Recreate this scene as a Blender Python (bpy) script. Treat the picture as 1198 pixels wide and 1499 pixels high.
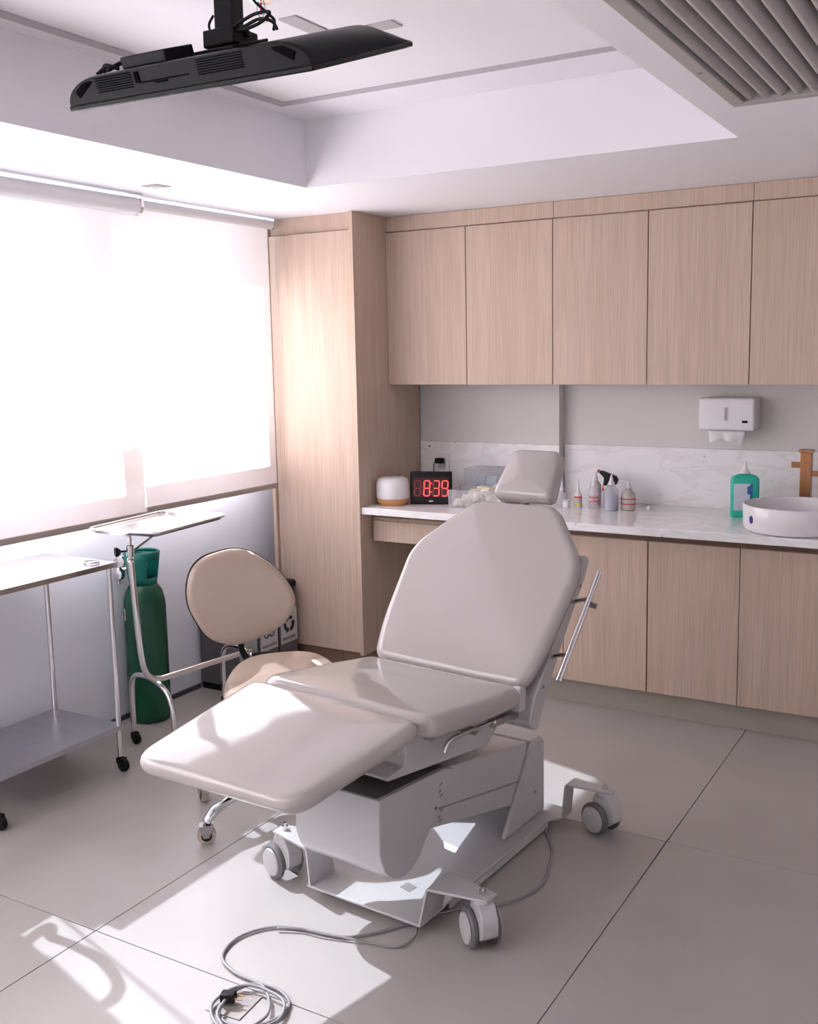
import bpy, bmesh, math, random
from math import sin, cos, pi, radians, atan2, sqrt
from mathutils import Vector, Matrix
random.seed(7)
for o in list(bpy.data.objects): bpy.data.objects.remove(o)
SC = bpy.context.scene
COL = SC.collection

# ------------------------------------------------------------------ camera, world, sun, exposure
YAW, PITCH, ROLL = 0.520542, -0.138181, -0.0172463
CAM = Vector((3.60394, -4.46455, 1.64112)); FPX = 1491.618; CX, CY = 636.236, 723.277
fw = Vector((-sin(YAW)*cos(PITCH), cos(YAW)*cos(PITCH), sin(PITCH)))
r0 = Vector((cos(YAW), sin(YAW), 0)); u0 = r0.cross(fw)
rt = r0*cos(ROLL) + u0*sin(ROLL); up = -r0*sin(ROLL) + u0*cos(ROLL)
cd = bpy.data.cameras.new('camera'); cam = bpy.data.objects.new('camera', cd); COL.objects.link(cam)
M = Matrix((rt, up, -fw)).transposed().to_4x4(); M.translation = CAM
cam.matrix_world = M
cd.sensor_fit = 'HORIZONTAL'; cd.sensor_width = 36; cd.lens = FPX/1198*36
cd.shift_x = -(CX-599)/1198; cd.shift_y = (CY-749.5)/1198
cd.clip_start = .05; cd.clip_end = 100
SC.camera = cam

W = bpy.data.worlds.new('world'); SC.world = W; W.use_nodes = True
W.node_tree.nodes['Background'].inputs[0].default_value = (0.66, 0.80, 1.0, 1)
W.node_tree.nodes['Background'].inputs[1].default_value = .6

sd = bpy.data.lights.new('sun', 'SUN'); sd.energy = 23.5; sd.angle = radians(.6); sd.color = (.82, .89, 1)
sun = bpy.data.objects.new('sun', sd); COL.objects.link(sun)
SUNDIR = Vector((1.0, -.275, -1)).normalized()
sun.rotation_euler = SUNDIR.to_track_quat('-Z', 'Y').to_euler(); sun.location = (-6, 1, 6)

SC.view_settings.view_transform = 'Standard'; SC.view_settings.look = 'None'
SC.view_settings.gamma = 1; SC.view_settings.use_curve_mapping = False
SC.view_settings.exposure = 2.16

# ------------------------------------------------------------------ materials
def mat(name, col, rough=.5, metal=0, spec=.5, coat=0, noise=None, emit=None, trans=0, ior=1.45, alpha=1, bump=None, aniso=0):
    m = bpy.data.materials.new(name); m.use_nodes = True; nt = m.node_tree; b = nt.nodes['Principled BSDF']
    b.inputs['Base Color'].default_value = (*col, 1); b.inputs['Roughness'].default_value = rough
    b.inputs['Metallic'].default_value = metal; b.inputs['Specular IOR Level'].default_value = spec
    b.inputs['Coat Weight'].default_value = coat; b.inputs['Coat Roughness'].default_value = .06
    b.inputs['Transmission Weight'].default_value = trans; b.inputs['IOR'].default_value = ior
    b.inputs['Alpha'].default_value = alpha
    if emit: b.inputs['Emission Color'].default_value = (*emit[0], 1); b.inputs['Emission Strength'].default_value = emit[1]
    tc = nt.nodes.new('ShaderNodeTexCoord')
    if noise:
        col2, scale, det = noise
        mp = nt.nodes.new('ShaderNodeMapping'); mp.inputs['Scale'].default_value = scale if hasattr(scale, '__len__') else (scale,)*3
        nz = nt.nodes.new('ShaderNodeTexNoise'); nz.inputs['Scale'].default_value = 1; nz.inputs['Detail'].default_value = det
        cr = nt.nodes.new('ShaderNodeValToRGB')
        cr.color_ramp.elements[0].position = .3; cr.color_ramp.elements[1].position = .7
        cr.color_ramp.elements[0].color = (*col, 1); cr.color_ramp.elements[1].color = (*col2, 1)
        nt.links.new(tc.outputs['Object'], mp.inputs[0]); nt.links.new(mp.outputs[0], nz.inputs[0])
        nt.links.new(nz.outputs[0], cr.inputs[0]); nt.links.new(cr.outputs[0], b.inputs['Base Color'])
    if bump:
        nz2 = nt.nodes.new('ShaderNodeTexNoise'); nz2.inputs['Scale'].default_value = bump[0]; nz2.inputs['Detail'].default_value = 4
        bp = nt.nodes.new('ShaderNodeBump'); bp.inputs['Strength'].default_value = bump[1]; bp.inputs['Distance'].default_value = .002
        nt.links.new(tc.outputs['Object'], nz2.inputs[0]); nt.links.new(nz2.outputs[0], bp.inputs['Height']); nt.links.new(bp.outputs[0], b.inputs['Normal'])
    return m

def wood_mat():
    m = bpy.data.materials.new('oak veneer'); m.use_nodes = True; nt = m.node_tree; b = nt.nodes['Principled BSDF']
    tc = nt.nodes.new('ShaderNodeTexCoord'); oi = nt.nodes.new('ShaderNodeObjectInfo')
    add = nt.nodes.new('ShaderNodeVectorMath'); add.operation = 'ADD'
    sc = nt.nodes.new('ShaderNodeVectorMath'); sc.operation = 'SCALE'; sc.inputs[3].default_value = 3.0
    cmb = nt.nodes.new('ShaderNodeCombineXYZ')
    for i in range(3): nt.links.new(oi.outputs['Random'], cmb.inputs[i])
    nt.links.new(cmb.outputs[0], sc.inputs[0]); nt.links.new(tc.outputs['Object'], add.inputs[0]); nt.links.new(sc.outputs[0], add.inputs[1])
    def lay(scale, det, c0, c1, p0, p1):
        mp = nt.nodes.new('ShaderNodeMapping'); mp.inputs['Scale'].default_value = scale
        nz = nt.nodes.new('ShaderNodeTexNoise'); nz.inputs['Scale'].default_value = 1; nz.inputs['Detail'].default_value = det
        cr = nt.nodes.new('ShaderNodeValToRGB')
        cr.color_ramp.elements[0].position = p0; cr.color_ramp.elements[1].position = p1
        cr.color_ramp.elements[0].color = (*c0, 1); cr.color_ramp.elements[1].color = (*c1, 1)
        nt.links.new(add.outputs[0], mp.inputs[0]); nt.links.new(mp.outputs[0], nz.inputs[0]); nt.links.new(nz.outputs[0], cr.inputs[0])
        return cr.outputs[0]
    a = lay((26, 26, .7), 3, (.565, .425, .332), (.625, .48, .383), .3, .7)
    g = lay((230, 230, 3.5), 5, (.80, .78, .76), (1, 1, 1), .32, .58)
    mx = nt.nodes.new('ShaderNodeMix'); mx.data_type = 'RGBA'; mx.blend_type = 'MULTIPLY'; mx.inputs[0].default_value = .85
    nt.links.new(a, mx.inputs[6]); nt.links.new(g, mx.inputs[7]); nt.links.new(mx.outputs[2], b.inputs['Base Color'])
    b.inputs['Roughness'].default_value = .62; b.inputs['Specular IOR Level'].default_value = .25
    return m

def marble_mat():
    m = bpy.data.materials.new('white quartz'); m.use_nodes = True; nt = m.node_tree; b = nt.nodes['Principled BSDF']
    tc = nt.nodes.new('ShaderNodeTexCoord'); nz = nt.nodes.new('ShaderNodeTexNoise')
    mp = nt.nodes.new('ShaderNodeMapping'); mp.inputs['Scale'].default_value = (2, 2, 6)
    nz.inputs['Scale'].default_value = 1.6; nz.inputs['Detail'].default_value = 8; nz.inputs['Distortion'].default_value = 1.2
    cr = nt.nodes.new('ShaderNodeValToRGB'); e = cr.color_ramp.elements
    e[0].position = .44; e[0].color = (.88, .86, .86, 1); e[1].position = .56; e[1].color = (.88, .86, .86, 1)
    x = cr.color_ramp.elements.new(.5); x.color = (.81, .78, .77, 1)
    v = nt.nodes.new('ShaderNodeTexVoronoi'); v.inputs['Scale'].default_value = 9
    c2 = nt.nodes.new('ShaderNodeValToRGB'); c2.color_ramp.elements[0].position = .03; c2.color_ramp.elements[0].color = (.5, .47, .45, 1)
    c2.color_ramp.elements[1].position = .07; c2.color_ramp.elements[1].color = (1, 1, 1, 1)
    mx = nt.nodes.new('ShaderNodeMix'); mx.data_type = 'RGBA'; mx.blend_type = 'MULTIPLY'; mx.inputs[0].default_value = .6
    nt.links.new(tc.outputs['Object'], mp.inputs[0]); nt.links.new(mp.outputs[0], nz.inputs[0]); nt.links.new(nz.outputs[0], cr.inputs[0])
    nt.links.new(tc.outputs['Object'], v.inputs[0]); nt.links.new(v.outputs['Distance'], c2.inputs[0])
    nt.links.new(cr.outputs[0], mx.inputs[6]); nt.links.new(c2.outputs[0], mx.inputs[7]); nt.links.new(mx.outputs[2], b.inputs['Base Color'])
    b.inputs['Roughness'].default_value = .13
    return m

def blind_mat():
    m = bpy.data.materials.new('screen fabric'); m.use_nodes = True; nt = m.node_tree
    for n in list(nt.nodes): nt.nodes.remove(n)
    out = nt.nodes.new('ShaderNodeOutputMaterial'); d = nt.nodes.new('ShaderNodeBsdfDiffuse'); t = nt.nodes.new('ShaderNodeBsdfTranslucent')
    p = nt.nodes.new('ShaderNodeBsdfTransparent'); m1 = nt.nodes.new('ShaderNodeMixShader'); m2 = nt.nodes.new('ShaderNodeMixShader')
    tc = nt.nodes.new('ShaderNodeTexCoord'); wv = nt.nodes.new('ShaderNodeTexNoise'); wv.inputs['Scale'].default_value = 300
    cr = nt.nodes.new('ShaderNodeValToRGB'); cr.color_ramp.elements[0].color = (.86, .77, .74, 1); cr.color_ramp.elements[1].color = (.90, .81, .78, 1)
    nt.links.new(tc.outputs['Object'], wv.inputs[0]); nt.links.new(wv.outputs[0], cr.inputs[0])
    nt.links.new(cr.outputs[0], d.inputs[0]); t.inputs[0].default_value = (.90, .80, .755, 1)
    m1.inputs[0].default_value = .34; m2.inputs[0].default_value = .062
    nt.links.new(d.outputs[0], m1.inputs[1]); nt.links.new(t.outputs[0], m1.inputs[2])
    nt.links.new(m1.outputs[0], m2.inputs[1]); nt.links.new(p.outputs[0], m2.inputs[2]); nt.links.new(m2.outputs[0], out.inputs[0])
    return m

def clear_mat(name, tint, a):
    m = bpy.data.materials.new(name); m.use_nodes = True; nt = m.node_tree
    for n in list(nt.nodes): nt.nodes.remove(n)
    out = nt.nodes.new('ShaderNodeOutputMaterial'); g = nt.nodes.new('ShaderNodeBsdfPrincipled'); p = nt.nodes.new('ShaderNodeBsdfTransparent')
    g.inputs['Base Color'].default_value = (*tint, 1); g.inputs['Roughness'].default_value = .08
    p.inputs[0].default_value = (min(1, tint[0]*1.1), min(1, tint[1]*1.1), min(1, tint[2]*1.1), 1)
    mx = nt.nodes.new('ShaderNodeMixShader'); mx.inputs[0].default_value = a
    nz = nt.nodes.new('ShaderNodeTexNoise'); nz.inputs['Scale'].default_value = 30
    bp = nt.nodes.new('ShaderNodeBump'); bp.inputs['Strength'].default_value = .05; nt.links.new(nz.outputs[0], bp.inputs['Height']); nt.links.new(bp.outputs[0], g.inputs['Normal'])
    nt.links.new(p.outputs[0], mx.inputs[1]); nt.links.new(g.outputs[0], mx.inputs[2]); nt.links.new(mx.outputs[0], out.inputs[0])
    return m

WOOD = wood_mat(); MARBLE = marble_mat(); BLIND = blind_mat()
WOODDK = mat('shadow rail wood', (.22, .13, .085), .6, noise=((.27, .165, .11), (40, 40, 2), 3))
WALLW = mat('window wall paint', (.76, .77, .83), .55, noise=((.78, .79, .85), 3, 3), bump=(120, .05))
WALLG = mat('greige wall paint', (.66, .63, .61), .6, noise=((.68, .65, .63), 3, 3), bump=(120, .05))
CEIL = mat('ceiling paint', (.87, .845, .875), .6, noise=((.89, .865, .895), 2, 2), bump=(90, .04))
CEILDK = mat('light slot diffuser grey', (.47, .44, .46), .6, noise=((.50, .47, .49), 20, 2))
TILE = mat('porcelain tile', (.40, .372, .355), .30, spec=.5, noise=((.45, .42, .40), 2.2, 9), bump=(14, .12))
GROUT = mat('grout', (.27, .23, .2), .8, noise=((.3, .26, .23), 60, 2))
SKIRT = mat('skirting tile', (.40, .365, .31), .4, noise=((.44, .40, .345), 5, 6))
VINYL = mat('greige vinyl', (.44, .40, .385), .075, spec=.6, noise=((.46, .42, .405), 2, 3), bump=(9, .05))
VINYL2 = mat('beige vinyl', (.42, .325, .262), .06, spec=.6, noise=((.44, .34, .275), 2, 3), bump=(9, .05))
POWDER = mat('white powder coat', (.50, .485, .485), .24, noise=((.52, .505, .505), 4, 3), bump=(300, .06))
PLASTW = mat('white plastic', (.76, .74, .75), .3, noise=((.78, .76, .77), 6, 2))
PLASTG = mat('light grey plastic', (.50, .48, .48), .4, noise=((.52, .5, .5), 6, 2))
CHROME = mat('chrome', (.72, .71, .72), .13, 1, noise=((.76, .75, .76), 8, 2))
STEEL = mat('brushed steel', (.46, .44, .44), .20, 1, noise=((.50, .48, .48), (4, 80, 4), 3))
STEELSH = mat('satin steel sheet', (.46, .46, .50), .32, 1, noise=((.50, .50, .54), (3, 60, 3), 3))
BLACK = mat('black plastic', (.009, .008, .009), .42, spec=.2, noise=((.012, .011, .012), 20, 2))
BLACKG = mat('black glossy plastic', (.005, .005, .0055), .30, spec=.10, noise=((.006, .006, .0065), 10, 2))
BLACKV = mat('deep vent black', (.002, .002, .002), .8, spec=.05, noise=((.006, .006, .006), 10, 2))
RUBBER = mat('grey rubber', (.13, .125, .13), .5, noise=((.16, .155, .16), 30, 2))
GREEN = mat('green enamel', (.004, .062, .030), .25, noise=((.006, .074, .038), 6, 3))
GREENT = mat('teal plastic collar', (.0, .13, .105), .4, noise=((.0, .15, .12), 6, 3))
BRASS = mat('brass', (.55, .36, .15), .3, 1, noise=((.6, .4, .18), 20, 2))
COPPER = mat('brushed copper gold', (.30, .145, .07), .28, 1, noise=((.35, .17, .085), (60, 60, 4), 2))
CERAM = mat('white ceramic', (.80, .77, .78), .1, noise=((.82, .79, .8), 2, 2))
BAMBOO = mat('bamboo ring', (.52, .25, .10), .45, noise=((.6, .3, .13), (6, 6, 90), 2))
GREYDK = mat('dark grey plastic', (.12, .108, .11), .45, noise=((.13, .118, .12), 8, 2))
LABELW = mat('label paper', (.50, .48, .48), .6, noise=((.54, .52, .52), 12, 2))
INK = mat('black ink', (.02, .018, .02), .6, noise=((.03, .027, .03), 12, 2))
INKG = mat('grey ink', (.22, .2, .2), .6, noise=((.26, .24, .24), 12, 2))
BLUE = mat('blue ink', (.03, .14, .42), .5, noise=((.04, .16, .46), 12, 2))
REDI = mat('red ink', (.62, .05, .06), .5, noise=((.68, .07, .08), 12, 2))
YELI = mat('yellow ink', (.72, .62, .12), .5, noise=((.78, .66, .16), 12, 2))
TEALB = mat('mint green liquid bottle', (.02, .50, .36), .25, noise=((.03, .54, .40), 6, 2))
TEALD = mat('dark teal liquid', (.0, .12, .11), .25, noise=((.0, .14, .13), 6, 2))
BLUEL = mat('pale blue liquid', (.22, .34, .45), .2, noise=((.26, .38, .49), 6, 2))
PINKP = mat('translucent pinkish plastic', (.66, .56, .56), .25, noise=((.7, .6, .6), 6, 2))
MILKY = mat('milky plastic', (.72, .68, .70), .25, noise=((.75, .71, .73), 6, 2))
BEIGEP = mat('greige plastic', (.50, .44, .41), .3, noise=((.54, .48, .45), 6, 2))
COTTON = mat('cream latex', (.80, .73, .60), .7, noise=((.66, .58, .44), 30, 3), bump=(60, .5))
PAPER = mat('tissue paper', (.80, .78, .78), .8, noise=((.83, .81, .81), 20, 2))
CLEAR = clear_mat('clear acrylic', (.90, .90, .93), .16)
FROST = clear_mat('frosted bottle', (.88, .85, .88), .38)
GLASS = clear_mat('window glass', (.95, .97, 1.0), .06)
CAST = clear_mat('clear caster tread', (.62, .56, .48), .6)
ACG = mat('grille grey enamel', (.41, .385, .37), .45, noise=((.43, .405, .39), 6, 2))
ACD = mat('grille duct dark', (.09, .08, .075), .7, noise=((.1, .09, .085), 6, 2))
CORD = mat('grey cord', (.27, .255, .26), .45, noise=((.3, .285, .29), 30, 2))
LED = mat('lit red segment', (.4, .02, .02), .4, emit=((1, .06, .05), .55), noise=((.42, .02, .02), 6, 1))
LEDOFF = mat('dim red segment', (.12, .006, .008), .4, emit=((1, .02, .03), .03), noise=((.13, .006, .008), 6, 1))
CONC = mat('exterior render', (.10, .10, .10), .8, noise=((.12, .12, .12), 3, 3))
ALU = mat('window frame aluminium', (.62, .58, .56), .4, noise=((.66, .62, .6), 5, 2))
BULB = mat('sprinkler liquid', (.6, .02, .05), .2, noise=((.62, .03, .06), 6, 1))
BAGB = mat('blue printed film', (.16, .30, .40), .35, noise=((.55, .62, .68), 22, 4))
BAGP = mat('purple film', (.20, .13, .22), .35, noise=((.38, .28, .36), 22, 4))
BAGR = mat('crimson film', (.50, .03, .09), .35, noise=((.6, .06, .12), 22, 4))
BLUEK = mat('navy sticker', (.02, .03, .25), .4, noise=((.03, .04, .28), 12, 2))

# ------------------------------------------------------------------ helpers
def new_bm(): return bmesh.new()
def link(name, bm, m, parent=None, smooth=None, bevel=0, seg=2):
    me = bpy.data.meshes.new(name)
    bmesh.ops.recalc_face_normals(bm, faces=bm.faces[:])
    bm.to_mesh(me); bm.free()
    ms = m if isinstance(m, (list, tuple)) else [m]
    for q in ms: me.materials.append(q)
    o = bpy.data.objects.new(name, me); COL.objects.link(o)
    if parent is not None: o.parent = parent
    if smooth is not None:
        me.shade_smooth() if smooth is True else me.shade_smooth()
        if smooth is not True:
            me.set_sharp_from_angle(angle=radians(smooth))
    if bevel:
        md = o.modifiers.new('bevel', 'BEVEL'); md.width = bevel; md.segments = seg; md.limit_method = 'ANGLE'; md.angle_limit = radians(35)
        me.shade_smooth(); me.set_sharp_from_angle(angle=radians(40))
        md.harden_normals = False
    return o
def tag(o, label=None, cat=None, group=None, kind=None):
    if label: o['label'] = label
    if cat: o['category'] = cat
    if group: o['group'] = group
    if kind: o['kind'] = kind
    return o
def thing(name, label, cat, loc=(0, 0, 0), rz=0, group=None):
    o = bpy.data.objects.new(name, None); COL.objects.link(o); o.empty_display_size = .05
    o.location = loc; o.rotation_euler = (0, 0, rz)
    return tag(o, label, cat, group)
def box(bm, x0, x1, y0, y1, z0, z1, mx=None):
    vs = [bm.verts.new((x, y, z)) for z in (z0, z1) for y in (y0, y1) for x in (x0, x1)]
    if mx is not None:
        for v in vs: v.co = mx @ v.co
    for f in ((0, 1, 3, 2), (4, 6, 7, 5), (0, 4, 5, 1), (2, 3, 7, 6), (0, 2, 6, 4), (1, 5, 7, 3)):
        bm.faces.new([vs[i] for i in f])
    return vs
def bx(x0, x1, y0, y1, z0, z1):
    bm = new_bm(); box(bm, x0, x1, y0, y1, z0, z1); return bm
def prism(bm, poly, axis, lo, hi):
    """poly 2D extruded along axis 0/1/2; the 2D coords are the other two axes in order"""
    def P(a, b, c):
        return {0: (c, a, b), 1: (a, c, b), 2: (a, b, c)}[axis]
    A = [bm.verts.new(P(a, b, lo)) for a, b in poly]; B = [bm.verts.new(P(a, b, hi)) for a, b in poly]
    bm.faces.new(A); bm.faces.new(B[::-1]); n = len(poly)
    for i in range(n): bm.faces.new((A[i], A[(i+1) % n], B[(i+1) % n], B[i]))
def ringmesh(bm, rings, cap0=True, cap1=True, closed=True):
    R = [[bm.verts.new(p) for p in r] for r in rings]; n = len(R[0])
    for a, b in zip(R, R[1:]):
        for i in range(n if closed else n-1):
            bm.faces.new((a[i], a[(i+1) % n], b[(i+1) % n], b[i]))
    if cap0: bm.faces.new(R[0][::-1])
    if cap1: bm.faces.new(R[-1])
def frame(d):
    d = d.normalized(); a = Vector((0, 0, 1)) if abs(d.z) < .9 else Vector((1, 0, 0))
    x = d.cross(a).normalized(); return x, d.cross(x)
def cyl(bm, p0, p1, r, r1=None, seg=20):
    p0, p1 = Vector(p0), Vector(p1); r1 = r if r1 is None else r1; x, y = frame(p1-p0)
    ringmesh(bm, [[p0+(x*cos(t)+y*sin(t))*r for t in [2*pi*i/seg for i in range(seg)]], [p1+(x*cos(t)+y*sin(t))*r1 for t in [2*pi*i/seg for i in range(seg)]]])
def lathe(bm, prof, c=(0, 0, 0), seg=32, axis=2, mx=None):
    c = Vector(c); rings = []
    for r, h in prof:
        ring = []
        for i in range(seg):
            t = 2*pi*i/seg
            v = {2: Vector((r*cos(t), r*sin(t), h)), 1: Vector((r*cos(t), h, r*sin(t))), 0: Vector((h, r*cos(t), r*sin(t)))}[axis]
            ring.append((mx @ v if mx is not None else v)+c)
        rings.append(ring)
    ringmesh(bm, rings)
def smooth_path(pts, n=8, closed=False):
    pts = [Vector(p) for p in pts]; out = []; N = len(pts)
    rng = range(N) if closed else range(N-1)
    for i in rng:
        g = lambda k: pts[k % N] if closed else pts[max(0, min(N-1, k))]
        p0, p1, p2, p3 = g(i-1), g(i), g(i+1), g(i+2)
        for j in range(n):
            t = j/n
            out.append(.5*((2*p1)+(-p0+p2)*t+(2*p0-5*p1+4*p2-p3)*t*t+(-p0+3*p1-3*p2+p3)*t**3))
    if not closed: out.append(pts[-1])
    return out
def tube(bm, pts, r, seg=12, closed=False):
    pts = [Vector(p) for p in pts]; N = len(pts); rings = []; px = None
    for i, p in enumerate(pts):
        a = pts[(i-1) % N] if closed or i > 0 else p; b = pts[(i+1) % N] if closed or i < N-1 else p
        d = (b-a).normalized()
        if px is None: px, _ = frame(d)
        px = (px-d*px.dot(d)).normalized(); y = d.cross(px)
        rr = r[i] if hasattr(r, '__len__') else r
        rings.append([p+(px*cos(t)+y*sin(t))*rr for t in [2*pi*k/seg for k in range(seg)]])
    if closed:
        rings.append(rings[0]); ringmesh(bm, rings, False, False); bmesh.ops.remove_doubles(bm, verts=bm.verts[:], dist=1e-6)
    else: ringmesh(bm, rings)
def rounded(poly, rads, n=6):
    """round the corners of a 2D polygon"""
    out = []; N = len(poly)
    if not hasattr(rads, '__len__'): rads = [rads]*N
    for i in range(N):
        p = Vector(poly[i]); a = Vector(poly[i-1]); b = Vector(poly[(i+1) % N]); r = rads[i]
        da = (a-p); db = (b-p); r = min(r, da.length*.48, db.length*.48)
        if r < 1e-5: out.append(tuple(p)); continue
        s = p+da.normalized()*r; e = p+db.normalized()*r
        for k in range(n+1):
            t = k/n; q = s*(1-t)**2+p*2*t*(1-t)+e*t*t; out.append((q.x, q.y))
    return out
def inset(poly, d):
    """shrink a closed 2D polygon by d along vertex normals"""
    N = len(poly); out = []
    area = sum(poly[i][0]*poly[(i+1) % N][1]-poly[(i+1) % N][0]*poly[i][1] for i in range(N))
    s = 1 if area > 0 else -1
    for i in range(N):
        a = Vector(poly[i-1]); p = Vector(poly[i]); b = Vector(poly[(i+1) % N])
        e1 = (p-a); e2 = (b-p)
        if e1.length < 1e-7: e1 = e2
        if e2.length < 1e-7: e2 = e1
        t = (e1.normalized()+e2.normalized()).normalized()
        nrm = Vector((-t.y, t.x))*s
        out.append((p.x+nrm.x*d, p.y+nrm.y*d))
    return out
def subdiv(poly, L=.02):
    out = []; N = len(poly)
    for i in range(N):
        a = Vector(poly[i]); b = Vector(poly[(i+1) % N]); k = max(1, int((b-a).length/L))
        for j in range(k): q = a.lerp(b, j/k); out.append((q.x, q.y))
    return out
def cushion(bm, poly, thick, rad, conv, crown=.006, shape=None, rad2=None):
    """poly 2D (u,v); conv(u,v,n) -> 3D; top surface near n=0, bottom n=-thick; rounded rim"""
    P = subdiv(poly, .022); rad2 = rad2 or rad*.7
    cx = sum(p[0] for p in P)/len(P); cy = sum(p[1] for p in P)/len(P)
    f = shape or (lambda u, v: 0)
    rings = []
    b0 = inset(P, rad2)
    rings.append([conv(u, v, -thick+f(u, v)) for u, v in b0])
    for k in (1, 2, 3):
        t = pi/2*k/3; q = inset(P, rad2*(1-sin(t))) if k < 3 else P
        rings.append([conv(u, v, -thick+rad2*(1-cos(t))+f(u, v)) for u, v in q])
    for k in range(0, 7):
        t = pi/2*k/6; q = inset(P, rad*(1-cos(t))) if k else P
        rings.append([conv(u, v, -rad+rad*sin(t)*.9+f(u, v)) for u, v in q])
    q = inset(P, rad)
    for s in (.93, .82, .68, .5, .3, .12):
        h = -rad*.1 + (rad*.1+crown)*(1-s**3)
        rings.append([conv(cx+(u-cx)*s, cy+(v-cy)*s, h+f(cx+(u-cx)*s, cy+(v-cy)*s)) for u, v in q])
    ringmesh(bm, rings)
def shrink_text(name, body, size, m, parent, loc, rot, depth=.0006):
    c = bpy.data.curves.new(name, 'FONT'); c.body = body; c.size = size; c.extrude = depth; c.align_x = 'CENTER'; c.align_y = 'CENTER'
    t = bpy.data.objects.new(name+'_tmp', c); COL.objects.link(t)
    dg = bpy.context.evaluated_depsgraph_get(); me = bpy.data.meshes.new_from_object(t.evaluated_get(dg))
    bpy.data.objects.remove(t); me.materials.clear(); me.materials.append(m)
    o = bpy.data.objects.new(name, me); COL.objects.link(o); o.parent = parent; o.location = loc; o.rotation_euler = rot
    return o
def struct(name, bm, m, **k):
    return tag(link(name, bm, m, **k), kind='structure')
def copy_tree(o, parent=None, loc=None):
    c = o.copy(); COL.objects.link(c)
    if parent is not None: c.parent = parent
    if loc is not None: c.location = loc
    for ch in list(o.children): copy_tree(ch, c)
    return c

ZC = 2.3206; ZR = 2.585; XW = .12; XR = 4.45; YF = -5.7
# ------------------------------------------------------------------ room shell
fl = struct('floor', bx(-.1, XR+.1, YF-.1, .45, -.12, -.012), GROUT)
fl['label'] = 'floor of large greige porcelain tiles'
T = 1.2916
xs = [.075+T*i for i in range(-1, 5)]; ys = [.006-T*j for j in range(-1, 6)]
for i in range(len(xs)-1):
    for j in range(len(ys)-1):
        x0, x1 = max(xs[i], XW-.02), min(xs[i+1], XR); y1, y0 = min(ys[j], .38), max(ys[j+1], YF)
        if x1-x0 < .03 or y1-y0 < .03: continue
        bm = bx(x0+.0016, x1-.0016, y0+.0016, y1-.0016, -.012, 0)
        link('tile', bm, TILE, fl, bevel=.0008, seg=1)
# window wall (left), openings in y ranges
def wall_left():
    bm = new_bm(); X0 = -.02
    ops = [(-1.20, -.26, 1.225, 2.30), (-2.24, -1.26, 1.225, 2.30), (-2.40, -2.24, 1.06, 2.30), (-5.45, -2.95, 1.225, 2.30)]
    edges = sorted(ops)
    y = YF
    for a, b, z0, z1 in edges:
        if a-y > .001: box(bm, X0, XW, y, a, -.12, 2.75)
        box(bm, X0, XW, a, b, -.12, z0); box(bm, X0, XW, a, b, z1, 2.75)
        y = b
    box(bm, X0, XW, y, .5, -.12, 2.75)
    return bm
struct('wall_left', wall_left(), WALLW)
bm = bx(XW-.02, 1.595, .3212, .5, -.12, 2.6); struct('wall_back', bm, WALLG)
bm = bx(1.595, XR+.1, .3852, .5, -.12, 2.6)
w2 = link('recessed_panel', bm, WALLG, bpy.data.objects['wall_back'])
struct('wall_right', bx(XR, XR+.12, YF-.1, .5, -.12, 2.75), CEIL)
struct('wall_rear', bx(-.1, XR+.12, YF-.12, YF, -.12, 2.75), CEIL)
rx0, rx1, ry0, ry1 = 1.0133, 2.7632, -4.3, -.9599
bm = new_bm()
box(bm, -.02, rx0, YF, .5, ZC, 2.75); box(bm, rx1, 2.8586, YF, .5, ZC, 2.75)
box(bm, rx0, rx1, ry1, .5, ZC, 2.75); box(bm, rx0, rx1, YF, ry0, ZC, 2.75)
box(bm, rx0, rx1, ry0, ry1, ZR, 2.75)
box(bm, 2.8586, XR+.1, -1.4178, .5, ZC, 2.75); box(bm, 3.72, XR+.1, YF, -1.4178, ZC, 2.75)
box(bm, 2.8586, 3.72, YF, -4.6, ZC, 2.75); box(bm, 2.8586, 3.72, -4.6, -1.4178, 2.6, 2.75)
struct('ceiling', bm, CEIL)
# light slots in the raised ceiling
def strip(name, rects, z, m, label):
    bm = new_bm()
    for a in rects: box(bm, a[0], a[1], a[2], a[3], z-.004, z+.01)
    o = struct(name, bm, m); o['label'] = label; return o
strip('trim_1', [(1.095, 1.14, -4.1, -1.215), (1.14, 2.63, -1.260, -1.215), (2.585, 2.63, -4.1, -1.260), (1.14, 2.585, -4.1, -4.055)], ZR, CEILDK, 'narrow grey light slot running round the raised ceiling')
strip('trim_2', [(1.725, 1.785, -2.03, -1.80), (1.785, 1.99, -1.85, -1.79)], ZR, CEILDK, 'grey L-shaped slot in the raised ceiling above the screen')
bm = new_bm(); box(bm, .515, .60, -1.39, -1.31, ZC-.003, ZC+.003)
sp = tag(link('ceiling_spot', bm, mat('spot trim grey', (.30, .27, .27), .5, noise=((.33, .3, .3), 9, 1)), bevel=.001), 'small square white recessed spotlight in the ceiling near the blinds', 'spotlight')
bm = new_bm(); lathe(bm, [(.026, -.006), (.03, -.005), (.03, -.0025)], (.5575, -1.35, ZC), 24); link('lens', bm, CEILDK, sp, smooth=30)
for k, x in enumerate((.95, 1.95)):  # unseen fill lamps added behind the camera to brighten the room
    t_ = thing('ceiling_fill_panel', ('left', 'right')[k]+'-hand square ceiling fill panel added behind the camera', 'fill light', (x, -5.0, ZC), 0, 'fill panels added at the rear of the room')
    link('frame', bx(-.31, .31, -.31, .31, -.012, -.0005), PLASTW, t_, bevel=.003)
    link('diffuser', bx(-.29, .29, -.29, .29, -.016, -.0125), mat('lit diffuser', (.8, .8, .8), .5, emit=((1, .95, .93), 2.4), noise=((.82, .82, .82), 9, 1)), t_)
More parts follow.
